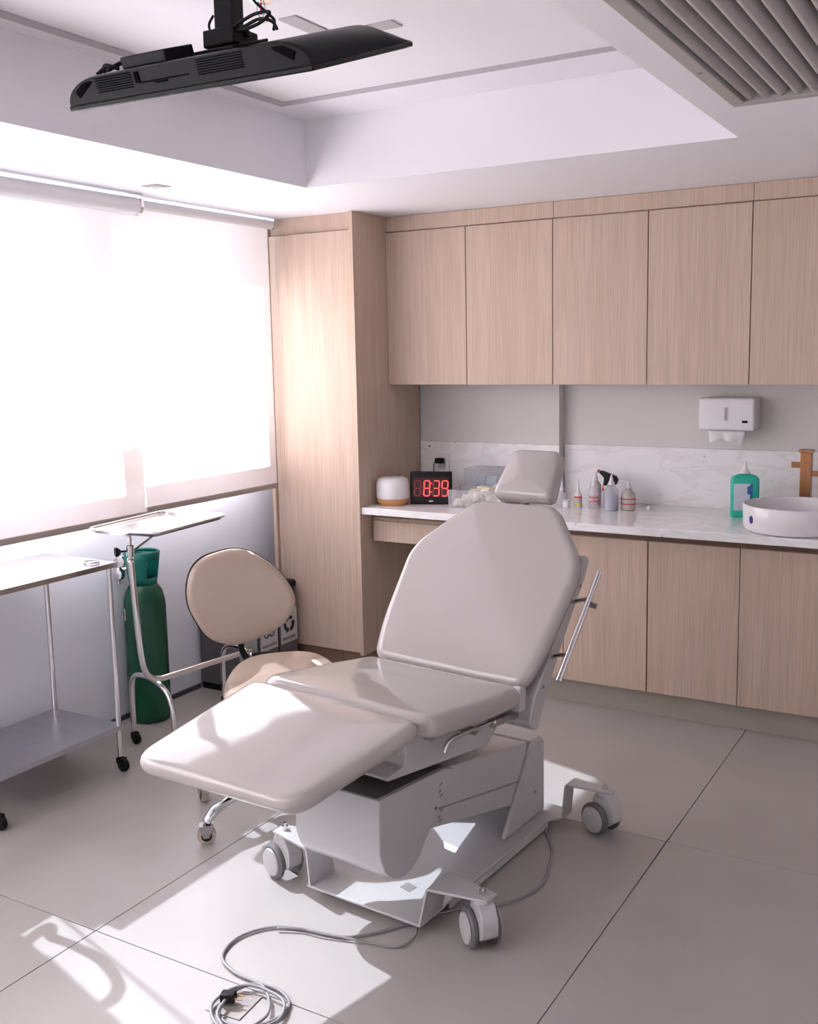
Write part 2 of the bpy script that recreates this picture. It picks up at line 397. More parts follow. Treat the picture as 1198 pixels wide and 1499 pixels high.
# skirtings
o = struct('baseboard_left', bx(XW, XW+.012, YF, -.785, 0, .022), mat('dark skirting', (.06, .055, .06), .5, noise=((.08, .075, .08), 9, 2)))
# windows
def window(n, y0, y1, z0, z1, lo=.022, hi=.022):
    fr = new_bm(); t = .022; X0, X1 = -.015, .012
    box(fr, X0, X1, y0, y1, z0, z0+t); box(fr, X0, X1, y0, y1, z1-t, z1)
    box(fr, X0, X1, y0, y0+lo, z0+t, z1-t); box(fr, X0, X1, y1-hi, y1, z0+t, z1-t)
    w = struct('window_%d' % n, fr, ALU, bevel=.002)
    link('pane', bx(-.004, .001, y0+lo, y1-hi, z0+t, z1-t), GLASS, w)
    return w
window(1, -1.20, -.26, 1.225, 2.30); window(2, -2.24, -1.26, 1.225, 2.30, lo=.003); window(3, -2.40, -2.24, 1.06, 2.30, hi=.003); window(4, -5.45, -2.95, 1.225, 2.30)  # last two windows are out of view, added to let in more sun
# dark lining added to the reveals and piers to soak up bounced sunlight
CAS = mat('light-absorbing taupe lining', (.27, .225, .20), .5, noise=((.30, .25, .225), 9, 2))
bm = new_bm()
for a, b, z0 in ((-1.20, -.26, 1.225), (-2.24, -1.26, 1.225), (-2.40, -2.24, 1.06), (-5.45, -2.95, 1.225)):
    box(bm, .0125, XW+.008, a, b, z0-.006, z0+.004)
    box(bm, XW, XW+.008, a-.004, b+.004, z0-.16, z0-.006)
for yy in (-1.20, -.264, -1.264, -2.396, -2.946, -5.45): box(bm, .0125, XW+.006, yy, yy+.004, 1.225, 2.30)
for a, b in ((-1.20, -.26), (-2.40, -1.26), (-5.45, -2.95)): box(bm, .0125, XW, a, b, 2.296, 2.30)
for a, b in ((-1.26, -1.20), (-2.95, -2.40)): box(bm, XW, XW+.006, a, b, .90, ZC)
box(bm, XW, XW+.006, -.26, -.22, .95, ZC)
for a, b in ((-1.20, -.26), (-2.40, -1.26), (-5.45, -2.95)): box(bm, XW, XW+.006, a, b, 2.30, ZC)
o = struct('trim_3', bm, CAS); o['label'] = 'dark taupe lining added to the window reveals to absorb light behind the blinds'
# unseen overhang added outside to shade the window tops, and the ground outside
tag(link('sun_block_canopy', bx(-.50, -.021, -6, .6, 2.80, 2.88), CONC), 'pale concrete canopy slab added unseen outside to shade the windows', 'canopy')
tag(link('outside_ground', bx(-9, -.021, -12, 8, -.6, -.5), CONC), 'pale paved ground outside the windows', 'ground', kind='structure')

# ------------------------------------------------------------------ roller blinds
def roller(y0, y1, xb, zt, rt_, zbot, label, bars=True):
    b = thing('roller_blind', label, 'blind', (xb, (y0+y1)/2, zbot), 0, 'roller blinds along the window wall')
    h = (y1-y0)/2; Z = zt-zbot
    bm = new_bm(); cyl(bm, (0, -h, Z), (0, h, Z), rt_, seg=32); link('roller_tube', bm, PLASTW, b, smooth=40)
    bm = new_bm(); n = 24; xo = -rt_*.9
    rows = [Z-rt_*.3, Z*.75, Z*.5, Z*.25, .02]
    vs = [[bm.verts.new((xo + .0015*sin(i*1.3), -h+.006+(2*h-.012)*i/n, z)) for i in range(n+1)] for z in rows]
    for a, c in zip(vs, vs[1:]):
        for i in range(n): bm.faces.new((a[i], a[i+1], c[i+1], c[i]))
    f = link('fabric', bm, BLIND, b, smooth=True)
    bm = bx(xo-.006, xo+.006, -h+.004, h-.004, 0, .026); link('bottom_bar', bm, mat('taupe bar', (.37, .31, .28), .45, noise=((.4, .34, .31), 9, 2)), b, bevel=.003)
    # hem band just above the bar
    for s in ((-1, 1) if bars else (1,)):
        bm = new_bm(); box(bm, -rt_-.004, rt_+.004, s*h-.004*s, s*h+.008*s, Z-.005, ZC-zbot)
        lathe(bm, [(rt_*.6, -.006*s), (rt_*1.12, -.004*s), (rt_*1.12, .008*s), (rt_*.5, .010*s)], (0, s*h, Z), 24, 1)
        link('bracket', bm, CHROME, b, smooth=35)
    return b
roller(-1.235, -.305, .300, 2.287, .021, .958, 'right-hand translucent roller blind ending at the tall oak cabinet', False)
roller(-2.300, -1.250, .335, 2.270, .036, .945, 'wide translucent roller blind on the left with a thicker rolled top')

roller(-2.80, -2.3076, .410, 2.270, .036, .70, 'unseen narrow translucent roller blind added to filter the sun, hanging lower, between the two wide ones')  # this blind and the next are unseen, added to filter and spread sunlight
roller(-5.55, -2.84, .335, 2.270, .036, .945, 'widest translucent roller blind on the unseen window added nearest the camera for fill light')
# ------------------------------------------------------------------ tall cabinet
def cab(name, label, cat, x, y, z, group=None): return thing(name, label, cat, (x, y, z), 0, group)
XA = .7834; YT = -.2946
t = cab('tall_cabinet', 'full-height light oak cabinet between the window and the counter', 'cabinet', .2346, YT, 0)
Wd = XA-.2346; D = .60
bm = new_bm(); box(bm, 0, .022, 0, D, .118, ZC); box(bm, Wd-.022, Wd, 0, D, .118, ZC); box(bm, .022, Wd-.022, .04, D, .118, .14); box(bm, .022, Wd-.022, D-.02, D, .14, ZC)
link('carcass', bm, WOOD, t, bevel=.0012, seg=1)
link('door', bx(.025, Wd-.024, .016, .036, .125, 2.235), WOOD, t, bevel=.002)
link('fascia', bx(.024, Wd-.0225, .034, .05, 2.238, ZC), WOOD, t, bevel=.001)
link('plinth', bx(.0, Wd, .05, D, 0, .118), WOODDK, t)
# ------------------------------------------------------------------ wall cabinets
jx = [.7834, 1.2406, 1.6972, 2.1523, 2.6015, 3.056, 3.51, 3.965, 4.42]
ZD, ZB = 2.2444, 1.4808
ul = ['first double-door oak wall cabinet beside the tall cabinet', 'second double-door oak wall cabinet, above the small bottles', 'third double-door oak wall cabinet, above the wash basin', 'fourth double-door oak wall cabinet, at the right end of the row']
for k in range(4):
    x0, x1 = jx[2*k], jx[2*k+2]; xm = jx[2*k+1]; w = x1-x0
    c = cab('wall_cabinet', ul[k], 'cabinet', x0, 0, ZB, 'oak cabinets hung on the back wall')
    yb = .318 if k == 0 else .383
    if k == 0: yb = .3195
    bm = new_bm(); box(bm, .0008, w-.0008, .022, yb, .004, ZC-ZB-.001); link('carcass', bm, WOOD, c)
    for a, b in ((x0, xm), (xm, x1)):
        link('door', bx(a-x0+.002, b-x0-.002, 0, .020, 0, ZD-ZB-.004), WOOD, c, bevel=.0015)
    link('fascia', bx(.001, w-.001, .010, .0215, ZD-ZB+.002, ZC-ZB-.0015), WOOD, c, bevel=.0008, seg=1)
# ------------------------------------------------------------------ base cabinets
YB = -.2037; ZK, ZTp = .1296, .8084
bxs = [1.437, 2.2327, 3.0287, 3.825, 4.44]
bl = ['first oak base cabinet beside the knee space, mostly behind the examination chair', 'second oak base cabinet, under the bottles and green bottle', 'third oak base cabinet, under the wash basin', 'fourth oak base cabinet, at the right end of the counter']
for k in range(4):
    x0, x1 = bxs[k], bxs[k+1]; w = x1-x0; xm = w/2
    c = cab('base_cabinet', bl[k], 'cabinet', x0, YB, 0, 'oak base cabinets under the counter')
    bm = new_bm(); box(bm, .001, w-.001, .0205, .515, ZK, ZTp-.002); link('carcass', bm, WOOD, c)
    for a, b in ((0, xm), (xm, w)):
        g = .003 if a == 0 else .0016; h = .003 if b == w else .0016
        link('door', bx(a+g, b-h, 0, .0195, ZK-.004, ZTp), WOOD, c, bevel=.0015)
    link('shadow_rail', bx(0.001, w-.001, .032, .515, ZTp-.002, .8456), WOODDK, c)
    pl = link('plinth', bx(0, w, .065, .515, 0, ZK-.001), SKIRT, c)
# desk drawer with knee space
t = cab('desk_drawer', 'shallow oak drawer box under the white counter over the knee space', 'drawer', .7845, YB+.003, .70)
link('drawer_front', bx(.014, .6515, 0, .019, .0, .104), WOOD, t, bevel=.0015)
bm = new_bm(); box(bm, .003, .649, .02, .50, .012, .12); link('drawer_box', bm, WOOD, t)
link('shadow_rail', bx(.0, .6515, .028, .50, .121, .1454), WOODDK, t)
# countertop & splash
bm = new_bm(); box(bm, .7842, 1.595, -.2829, .3205, .8458, .88); box(bm, 1.595, XR-.002, -.2829, .3845, .8458, .88)
tag(link('countertop', bm, MARBLE, bevel=.0015), 'white quartz worktop running the length of the back wall', 'countertop')
tag(link('splashback', bx(.7845, 1.600, .309, .3205, .8802, 1.1648), MARBLE, bevel=.001), 'left white quartz splashback with the power outlet', 'splashback')
tag(link('splashback', bx(1.602, XR-.002, .373, .3845, .8802, 1.1648), MARBLE, bevel=.001), 'right white quartz splashback behind the bottles and basin', 'splashback')
bm = new_bm(); lathe(bm, [(.0, -.002), (.006, -.002), (.006, 0), (0, 0)], (.842, .3085, 1.138), 12, 1)
o = tag(link('screw_cap', bm, INKG, smooth=30), 'tiny dark screw head high on the left splashback', 'screw')
# outlet with plug
t = thing('power_outlet', 'white wall outlet with a black plug above the red clock', 'outlet', (.925, .309, 1.05))
link('plate', bx(-.04, .04, -.010, 0, -.05, .05), CERAM, t, bevel=.003)
link('socket', bx(-.022, .022, -.013, -.0102, -.032, .010), PLASTG, t, bevel=.002)
bm = new_bm(); box(bm, -.030, .018, -.044, -.0132, .000, .028)
pg = link('plug', bm, BLACK, t, bevel=.006)
bm = new_bm(); tube(bm, smooth_path([(-.028, -.030, .012), (-.040, -.030, -.005), (-.043, -.028, -.06), (-.03, -.04, -.13), (-.02, -.06, -.165)]), .0022, 8); link('lead', bm, BLACK, pg, smooth=True)

# ------------------------------------------------------------------ counter-top things
t = thing('aroma_diffuser', 'white rounded aroma diffuser with a bamboo ring at the counter end', 'diffuser', (.872, -.120, .88))
bm = new_bm(); lathe(bm, [(.030, 0), (.066, .0), (.078, .012), (.083, .024), (.084, .034)], seg=48); link('base_ring', bm, BAMBOO, t, smooth=40)
bm = new_bm(); lathe(bm, [(.084, .034), (.0855, .040), (.086, .09), (.083, .116), (.076, .130), (.062, .138), (.03, .141), (.0, .1415)], seg=48); link('dome', bm, PLASTW, t, smooth=True)
t = thing('digital_clock', 'black digital clock with red numerals reading 8:39', 'clock', (1.052, -.045, .88), radians(20))
link('body', bx(-.106, .106, -.012, .016, .002, .166), BLACK, t, bevel=.004)
face = link('face', bx(-.094, .094, -.0135, -.0121, .036, .138), mat('smoked red face', (.035, .004, .006), .12, noise=((.04, .005, .007), 8, 1)), t)
link('stand_foot', bx(-.06, .06, .0162, .05, 0, .02), BLACK, t, bevel=.003)
def seg7(cx, on, parent):
    w, h, th = .029, .076, .0056; z0 = .045
    S = {'a': (0, 1), 'd': (0, 0), 'g': (0, .5)}
    sh = .06
    def seg(kind, m):
        bm = new_bm(); g = .0015
        if kind in 'adg':
            z = z0+{'a': h, 'd': 0, 'g': h/2}[kind]
            poly = [(-w/2+g+th/2, z-th/2), (w/2-g-th/2, z-th/2), (w/2-g, z), (w/2-g-th/2, z+th/2), (-w/2+g+th/2, z+th/2), (-w/2+g, z)]
        else:
            x = w/2*(1 if kind in 'bc' else -1); za = z0+(h/2 if kind in 'bf' else 0)+g; zb = za+h/2-2*g
            poly = [(x, za), (x+th/2, za+th/2), (x+th/2, zb-th/2), (x, zb), (x-th/2, zb-th/2), (x-th/2, za+th/2)]
        prism(bm, [(cx+a+(b-z0)*sh, b) for a, b in poly], 1, -.0150, -.0136)
        link('segment', bm, m, parent)
    for k in 'abcdefg': seg(k, LED if k in on else LEDOFF)
seg7(-.069, '', t); seg7(-.022, 'abcdefg', t); seg7(.026, 'abcdg', t); seg7(.070, 'abcdfg', t)
bm = new_bm(); box(bm, .0005, .0055, -.015, -.0136, .062, .067); box(bm, .0035, .0085, -.015, -.0136, .106, .111); link('colon', bm, LED, t)
bm = new_bm(); prism(bm, [(-.012, .014), (.010, .014), (.013, .021), (-.009, .021)], 1, -.0128, -.0121); link('logo', bm, LABELW, t)

def open_box(name, label, cat, x0, x1, y0, y1, h, rz=0, lid=False):
    t = thing(name, label, cat, ((x0+x1)/2, (y0+y1)/2, .88), rz)
    a, b = (x1-x0)/2, (y1-y0)/2; w = .003
    bm = new_bm(); box(bm, -a, a, -b, -b+w, 0, h); box(bm, -a, a, b-w, b, 0, h); box(bm, -a, -a+w, -b+w, b-w, 0, h); box(bm, a-w, a, -b+w, b-w, 0, h); box(bm, -a+w, a-w, -b+w, b-w, 0, w)
    if lid: box(bm, -a-.002, a+.002, -b-.002, b+.002, h, h+w)
    link('wall', bm, CLEAR, t)
    bm = new_bm()
    r = .0016
    for z in (h, ):
        tube(bm, [(-a, -b, z), (a, -b, z), (a, b, z), (-a, b, z)], r, 6, closed=True)
    for sx, sy in ((-a, -b), (a, -b), (-a, b), (a, b)): cyl(bm, (sx, sy, 0), (sx, sy, h), r, seg=6)
    link('edge', bm, FROST, t, smooth=40)
    return t
def glove(seed, c, s, m, name, parent=None):
    rnd = random.Random(seed); bm = new_bm()
    bmesh.ops.create_icosphere(bm, subdivisions=3, radius=1)
    ph = [rnd.uniform(0, 6) for _ in range(9)]
    for v in bm.verts:
        p = v.co; k = 1+.22*sin(4*p.x+ph[0])*cos(5*p.y+ph[1])+.14*sin(9*p.y+ph[2]+3*p.z)+.10*sin(13*p.x+ph[3]-5*p.z)+.07*sin(19*p.z+ph[4]+7*p.y)
        v.co = Vector((p.x*k*s[0], p.y*k*s[1], max(-.92, p.z*k)*s[2]))+Vector(c)
    return link(name, bm, m, parent, smooth=True)
t = open_box('acrylic_box', 'open clear acrylic box full of cream latex gloves', 'box', 1.180, 1.46, -.10, .07, .088, radians(8))
mx = (1.32, -.015)
spots = [(-.105, -.035, .018, .026, .030, .022), (-.075, .03, .020, .03, .034, .024), (-.055, -.03, .034, .036, .032, .028), (-.015, .02, .030, .04, .042, .034), (-.005, -.035, .052, .034, .028, .024), (.035, .015, .048, .04, .044, .035), (.08, -.03, .040, .04, .034, .034), (.05, -.03, .082, .034, .030, .020), (-.03, 0, .068, .030, .028, .016), (.085, .02, .082, .032, .034, .026), (.11, -.01, .045, .022, .05, .04), (.01, .0, .088, .026, .022, .016)]
big = new_bm(); ca, sa = cos(radians(8)), sin(radians(8))
for i, (a, b, c, sx, sy, sz) in enumerate(spots):
    rnd = random.Random(i+40); ph = [rnd.uniform(0, 6) for _ in range(8)]
    r_ = bmesh.ops.create_icosphere(big, subdivisions=4, radius=1)
    for v in r_['verts']:
        p = v.co.copy(); k = 1+.20*sin(4*p.x+ph[0])*cos(5*p.y+ph[1])+.14*sin(9*p.y+ph[2]+3*p.z)+.11*sin(14*p.x+ph[3]-6*p.z)+.08*sin(21*p.z+ph[4]+9*p.y)+.05*sin(33*p.x+ph[5])
        q = Vector((p.x*k*sx, p.y*k*sy, p.z*k*sz)); x, y, z = a+q.x, b+q.y, max(.0045, c+q.z)
        x = max(-.132, min(.132, x)) if z < .084 else x; y = max(-.078, min(.078, y)) if z < .084 else y
        v.co = Vector((1.32+x*ca-y*sa, -.015+x*sa+y*ca, .880+z))
tag(link('glove_pile', big, COTTON, smooth=True), 'heap of crumpled cream latex gloves in the open clear box', 'gloves', kind='stuff')
t = open_box('lidded_box', 'tall clear lidded box of coloured packets behind the glove box', 'box', 1.155, 1.46, .12, .29, .165, 0, True)
for i, (x, m, l) in enumerate(((1.205, BAGB, 'blue printed packet at the left in the tall clear box'), (1.272, BAGB, 'second blue and white packet in the tall clear box'), (1.340, BAGP, 'purple packet in the tall clear box'), (1.408, BAGR, 'crimson packet half hidden by the headrest'))):
    bm = new_bm(); cushion(bm, rounded([(-.029, 0), (.029, 0), (.029, .115), (-.029, .115)], .01, 3), .04, .015, lambda u, v, n: Vector((u+.004*sin(v*60), n+.02+.004*sin(u*90), v)), .004)
    o = tag(link('packet', bm, m, smooth=True), l, 'packet', 'packets in the tall clear box'); o.location = (x, .205, .892); o.rotation_euler = (radians(-6), 0, radians(3*(-1)**i))
bm = new_bm(); cushion(bm, rounded([(-.05, 0), (.05, 0), (.048, .07), (-.048, .07)], .012, 3), .02, .009, lambda u, v, n: Vector((u, n+.01+.003*sin(u*80), v)), .003)
o = tag(link('white_pouch', bm, PAPER, smooth=True), 'white paper pouch standing between the two clear boxes', 'pouch'); o.location = (1.245, .095, .915-.035)

def bottle(x, y, label, body, h, r, m, nozzle=None, nm=None, bands=(), name='dropper_bottle', square=False, liquid=None, sh=None, grp='small bottles on the counter'):
    t = thing(name, label, 'bottle', (x, y, .88), 0, grp)
    hs = h
    bm = new_bm(); sh = sh or .7
    prof = [(r*.9, 0), (r, .004), (r, hs*sh), (r*.93, hs*(sh+.1)), (r*.6, hs*(sh+.22)), (r*.36, hs*(sh+.28)), (r*.36, hs)]
    lathe(bm, prof, seg=28); link('body', bm, m, t, smooth=35)
    if liquid:
        bm = new_bm(); lathe(bm, [(r*.80, .0025), (r*.95, .003), (r*.95, hs*liquid[1]), (.001, hs*liquid[1])], seg=28); link('liquid', bm, liquid[0], t, smooth=35)
    for (z0, z1, bmm) in bands:
        bm = new_bm(); lathe(bm, [(r*1.005, z0), (r*1.02, z0), (r*1.02, z1), (r*1.005, z1)], seg=28); link('label', bm, bmm, t, smooth=35)
    if nozzle:
        bm = new_bm(); lathe(bm, [(r*.45, hs), (r*.45, hs+.012), (r*.30, hs+.016), (r*.22, hs+nozzle*.6), (.002, hs+nozzle), (.0, hs+nozzle)], seg=20); link('nozzle', bm, nm or PLASTW, t, smooth=35)
    return t
bottle(1.672, .17, 'leftmost pale bottle with a long thin nozzle beside the headrest', None, .075, .023, FROST, .085, PLASTW)
t = thing('white_jar', 'small squat white jar beside the headrest', 'jar', (1.718, .12, .88)); bm = new_bm(); lathe(bm, [(.016, 0), (.018, .003), (.018, .026), (.0165, .029)], seg=24); link('body', bm, PLASTW, t, smooth=35)
bm = new_bm(); lathe(bm, [(.0185, .0295), (.0185, .04), (.016, .042), (0, .042)], seg=24); link('lid', bm, MILKY, t, smooth=35)
bottle(1.766, .15, 'slim white bottle with a red and yellow label and tall nozzle', None, .082, .0185, MILKY, .06, PLASTW, [(.010, .022, YELI), (.0225, .046, LABELW), (.047, .056, REDI)])
bottle(1.815, .26, 'pinkish taller bottle behind the red-labelled ones', None, .125, .029, PINKP, .04, PLASTW)
bottle(1.850, .14, 'milky bottle with a red-bordered label in front of the sprayer', None, .110, .0235, FROST, .05, PLASTW, [(.036, .041, REDI), (.0412, .054, LABELW), (.0542, .059, REDI)])
# trigger sprayer
t = bottle(1.895, .245, 'dark teal spray bottle with a black trigger head and red nozzle', None, .095, .026, TEALD, None, None, [(.044, .050, REDI), (.0502, .064, LABELW), (.0642, .069, REDI)], name='spray_bottle', grp=None)
bm = new_bm(); cyl(bm, (0, 0, .0955), (0, 0, .115), .012, seg=16); prism(bm, [(-.052, .163), (-.044, .175), (.030, .150), (.040, .128), (.030, .108), (.010, .112), (-.004, .130), (-.022, .100), (-.032, .104), (-.028, .140)], 1, -.013, .013)
link('trigger_head', bm, BLACK, t, bevel=.002)
bm = new_bm(); cyl(bm, (-.0525, 0, .168), (-.064, 0, .172), .008, seg=12); link('nozzle', bm, REDI, t, smooth=40)
bottle(1.888, .165, 'thin white bottle with an orange-red cap in front of the sprayer', None, .085, .010, MILKY, .03, REDI)
bottle(1.943, .13, 'clear squeeze bottle half full of pale blue liquid', None, .122, .034, FROST, .050, PLASTW, [], liquid=(BLUEL, .62), sh=.72)
bottle(2.015, .17, 'grey-beige bottle with a red-framed label at the right of the row', None, .105, .035, BEIGEP, None, None, [(.028, .034, REDI), (.0342, .052, LABELW), (.0522, .058, REDI)], sh=.66)
t = bpy.data.objects  # white flip spout on the last bottle
last = [o for o in COL.objects if o.get('label', '').startswith('grey-beige')][0]
bm = new_bm(); cyl(bm, (0, 0, .1055), (0, 0, .118), .011, seg=16); tube(bm, smooth_path([(.0, 0, .118), (-.004, 0, .13), (-.02, 0, .138), (-.045, 0, .136)], 5), .008, 10); link('spout', bm, PLASTW, last, smooth=40)
bm = new_bm(); lathe(bm, [(.011, 0), (.012, .002), (.012, .014), (.008, .019), (0, .02)], (2.105, .20, .88), 20)
tag(link('bottle_cap', bm, PLASTW, smooth=40), 'small loose white cap right of the bottle row', 'cap')
# green bottle
t = thing('antiseptic_bottle', 'mint green rectangular bottle with white pointed nozzle beside the basin', 'bottle', (2.558, .17, .88), radians(18))
bm = new_bm(); P = rounded([(-.062, -.026), (.062, -.026), (.062, .026), (-.062, .026)], .018, 4)
rr = []
for s, z in ((.93, 0), (1, .006), (1, .165), (.97, .178), (.82, .188), (.5, .195), (.22, .199), (.0, .199)):
    rr.append([Vector((x*max(s, .001), y*max(s, .001), z)) for x, y in P])
ringmesh(bm, rr); link('body', bm, TEALB, t, smooth=40)
bm = new_bm(); box(bm, -.050, .020, -.0275, -.0262, .035, .155); link('label', bm, mat('pale blue label', (.58, .64, .70), .5, noise=((.66, .70, .75), 12, 2)), t)
bm = new_bm(); box(bm, .0202, .032, -.0275, -.0262, .072, .155); 
for z in (.135, .118): lathe(bm, [(0, -.0284), (.011, -.0284), (.011, -.0277), (0, -.0277)], (.018, 0, z), 16, 1)
link('blue_panel', bm, BLUE, t)
bm = new_bm(); lathe(bm, [(.020, .1992), (.020, .210), (.012, .218), (.006, .240), (.003, .256), (0, .257)], seg=24); link('nozzle', bm, PLASTW, t, smooth=35)
# basin
t = thing('vessel_basin', 'round white ceramic vessel basin standing on the worktop', 'basin', (2.822, -.065, .88))
R = .214; H = .110
bm = new_bm(); lathe(bm, [(R*.86, 0), (R*.95, .003), (R*.985, .02), (R, H-.004), (R-.003, H), (R-.008, H-.001), (R-.013, H-.03), (R-.03, .05), (R*.6, .022), (.03, .016), (0, .016)], seg=72); link('bowl', bm, CERAM, t, smooth=40)
bm = new_bm(); lathe(bm, [(.022, .0165), (.022, .019), (.016, .021), (0, .021)], seg=24); link('drain', bm, COPPER, t, smooth=40)
ph = radians(226); Rm = Matrix.Rotation(ph, 4, 'Z') @ Matrix.Translation((R*.994, 0, .055)) @ Matrix.Rotation(pi/2, 4, 'Y')
bm = new_bm(); lathe(bm, [(0, -.001), (.0115, -.001), (.0115, .0012), (0, .0012)], seg=20)
for v in bm.verts: v.co.x *= 1.45; v.co = Rm @ v.co
link('sticker', bm, BLUEK, t)
# faucet
t = thing('basin_faucet', 'tall square copper-gold basin faucet behind the white basin', 'faucet', (2.808, .235, .88))
link('column', bx(-.023, .023, -.023, .023, 0, .296), COPPER, t, bevel=.0015)
link('cap', bx(-.030, .030, -.030, .030, .297, .309), COPPER, t, bevel=.0015)
link('lever', bx(-.062, -.0235, -.016, .016, .228, .252), COPPER, t, bevel=.002)
link('spout', bx(.0235, .12, -.015, .015, .192, .214), COPPER, t, bevel=.002)
# towel dispenser
t = thing('towel_dispenser', 'white wall paper-towel dispenser with a sheet hanging out', 'dispenser', (2.445, .3845, 1.262))
bm = new_bm(); P = rounded([(-.127, 0), (.127, 0), (.127, .150), (-.127, .150)], .012, 4)
cushion(bm, P, .122, .012, lambda u, v, n: Vector((u, -.125-n, v)), .001); link('cover', bm, PLASTW, t, smooth=40)
bm = new_bm(); box(bm, -.008, .008, -.1282, -.1262, .045, .108); link('logo_strip', bm, LABELW, t)
bm = new_bm()
for k in range(5): box(bm, -.0035, .0025, -.1286, -.1284, .054+k*.010, .060+k*.010)
link('print', bm, INKG, t)
link('sensor_window', bx(.073, .098, -.1275, -.1255, .036, .047), BLACKG, t, bevel=.001)
bm = new_bm(); n = 14; vs = []
for j in range(6):
    row = []
    for i in range(n+1):
        u = -.088+.168*i/n; d = -.058*j/5*(1-.25*sin(i/n*pi*1.2)+(.25 if i > n*.75 else 0)); row.append(bm.verts.new((u+.012*j/5*(1 if i < n/2 else -1), -.09-.012*sin(i*.8)*j/5-.02*j/5, d-.001)))
    vs.append(row)
for a, b in zip(vs, vs[1:]):
    for i in range(n): bm.faces.new((a[i], a[i+1], b[i+1], b[i]))
o = link('paper_sheet', bm, PAPER, t, smooth=True); sm = o.modifiers.new('s', 'SOLIDIFY'); sm.thickness = .0008

# ------------------------------------------------------------------ waste bins
bins = [(-.46, -.312, 'dark grey waste bin with a recycling-symbol label, nearest the tall cabinet', 'r'), (-.622, -.474, 'dark grey waste bin with a biohazard label, in the middle of three', 'b'), (-.784, -.636, 'dark grey waste bin nearest the camera of the three by the window', 'n')]
def arrow_ring(bm, cx, cz, R, w, x):
    for k in range(3):
        a0 = radians(90+k*120-44); a1 = radians(90+k*120+30); n = 6
        o_, i_ = [], []
        for j in range(n+1):
            a = a0+(a1-a0)*j/n
            o_.append((cx+cos(a)*(R+w/2), cz+sin(a)*(R+w/2))); i_.append((cx+cos(a)*(R-w/2), cz+sin(a)*(R-w/2)))
        tip = (cx+cos(a1+.45)*R, cz+sin(a1+.45)*R); e1 = (cx+cos(a1)*(R+w), cz+sin(a1)*(R+w)); e2 = (cx+cos(a1)*(R-w), cz+sin(a1)*(R-w))
        prism(bm, o_+[e1, tip, e2]+i_[::-1], 0, x, x+.0012)
for y0, y1, l, kind in bins:
    t = thing('waste_bin', l, 'bin', (.255, (y0+y1)/2, 0), 0, 'waste bins lined up along the window wall')
    h = (y1-y0)/2
    link('base', bx(-.118, .122, -h+.002, h-.002, 0, .03), BLACK, t, bevel=.003)
    link('body', bx(-.120, .126, -h, h, .031, .44), GREYDK, t, bevel=.008)
    bm = new_bm(); cushion(bm, rounded([(-.124, -h), (.132, -h), (.132, h), (-.124, h)], .015, 3), .045, .02, lambda u, v, n: Vector((u, v, .487+n)), .004); link('lid', bm, BLACK, t, smooth=45)
    if kind != 'n':
        lb = link('label_plate', bx(.1262, .128, -h+.006, h-.006, .165, .34), LABELW, t)
        bm = new_bm()
        if kind == 'r': arrow_ring(bm, 0, .262, .034, .019, .1282)
        else:
            for k in range(3):
                a = radians(90+120*k); c_ = (cos(a)*.024, .262+sin(a)*.024); n = 14; o_ = []; i_ = []
                for j in range(n+1):
                    b = a-radians(140)+radians(280)*j/n+pi
                    b = a+radians(-140+280*j/n)+0
                    o_.append((c_[0]+cos(b+0)*.021, c_[1]+sin(b)*.021)); i_.append((c_[0]+cos(b)*.013+cos(a)*.003, c_[1]+sin(b)*.013+sin(a)*.003))
                prism(bm, o_+i_[::-1], 0, .1282, .1294)
        link('symbol', bm, INK, lb)
        tx = shrink_text('lettering', 'RECICLÁVEL' if kind == 'r' else 'INFECTANTE', .019, INK, lb, (.1285, 0, .188), (radians(90), 0, radians(90)))
    else:
        link('label_plate', bx(.1262, .128, -h+.006, h-.006, .165, .34), mat('pale green label', (.32, .37, .35), .6, noise=((.36, .41, .39), 8, 2)), t)

# ------------------------------------------------------------------ ac grille
t = thing('air_grille', 'grey slatted air-conditioning return grille in the lowered ceiling', 'grille', (2.8586, -1.4178, ZC))
L = 3.18; wd = .861
bm = new_bm(); f = .038
box(bm, 0, wd, -f, 0, -.006, .02); box(bm, 0, wd, -L, -L+f, -.006, .02); box(bm, 0, f, -L+f, -f, -.006, .02); box(bm, wd-f, wd, -L+f, -f, -.006, .02)
link('frame', bm, ACG, t, bevel=.002)
link('duct', bx(f, wd-f, -L+f, -f, .10, .11), ACD, t)
bm = new_bm()
for k in range(18):
    x = f+.006+k*.0428
    pr = []
    for j in range(7): a = j/6; pr.append((x+a*.036, .004+.040*a*a-.010*sin(a*pi)))
    pr2 = [(a+.001, b+.004) for a, b in pr][::-1]
    b2 = new_bm(); prism(b2, pr+pr2, 1, -L+f+.001, -f-.001); link('slat', b2, ACG, t, smooth=40)
bm.free()
bm = new_bm(); lathe(bm, [(0, -.009), (.005, -.008), (.006, -.0062), (0, -.0062)], (.018, -.42, 0), 12); link('screw', bm, INKG, t)

# ------------------------------------------------------------------ screen hung from ceiling
TVW = .72; TVH = TVW/1.72
tvc = Vector((1.964, -2.493, 2.289))
t = thing('hanging_screen', 'black flat-panel screen hung face-down from the ceiling on a post', 'screen', tvc)
t.rotation_euler = (0.342, 0.015, -0.008)
hw, hh = TVW/2, TVH/2
link('bezel', bx(-hw, hw, -hh, hh, 0, .012), BLACK, t, bevel=.003)
link('display', bx(-hw+.012, hw-.012, -hh+.012, hh-.012, -.001, -.0001), BLACKG, t)
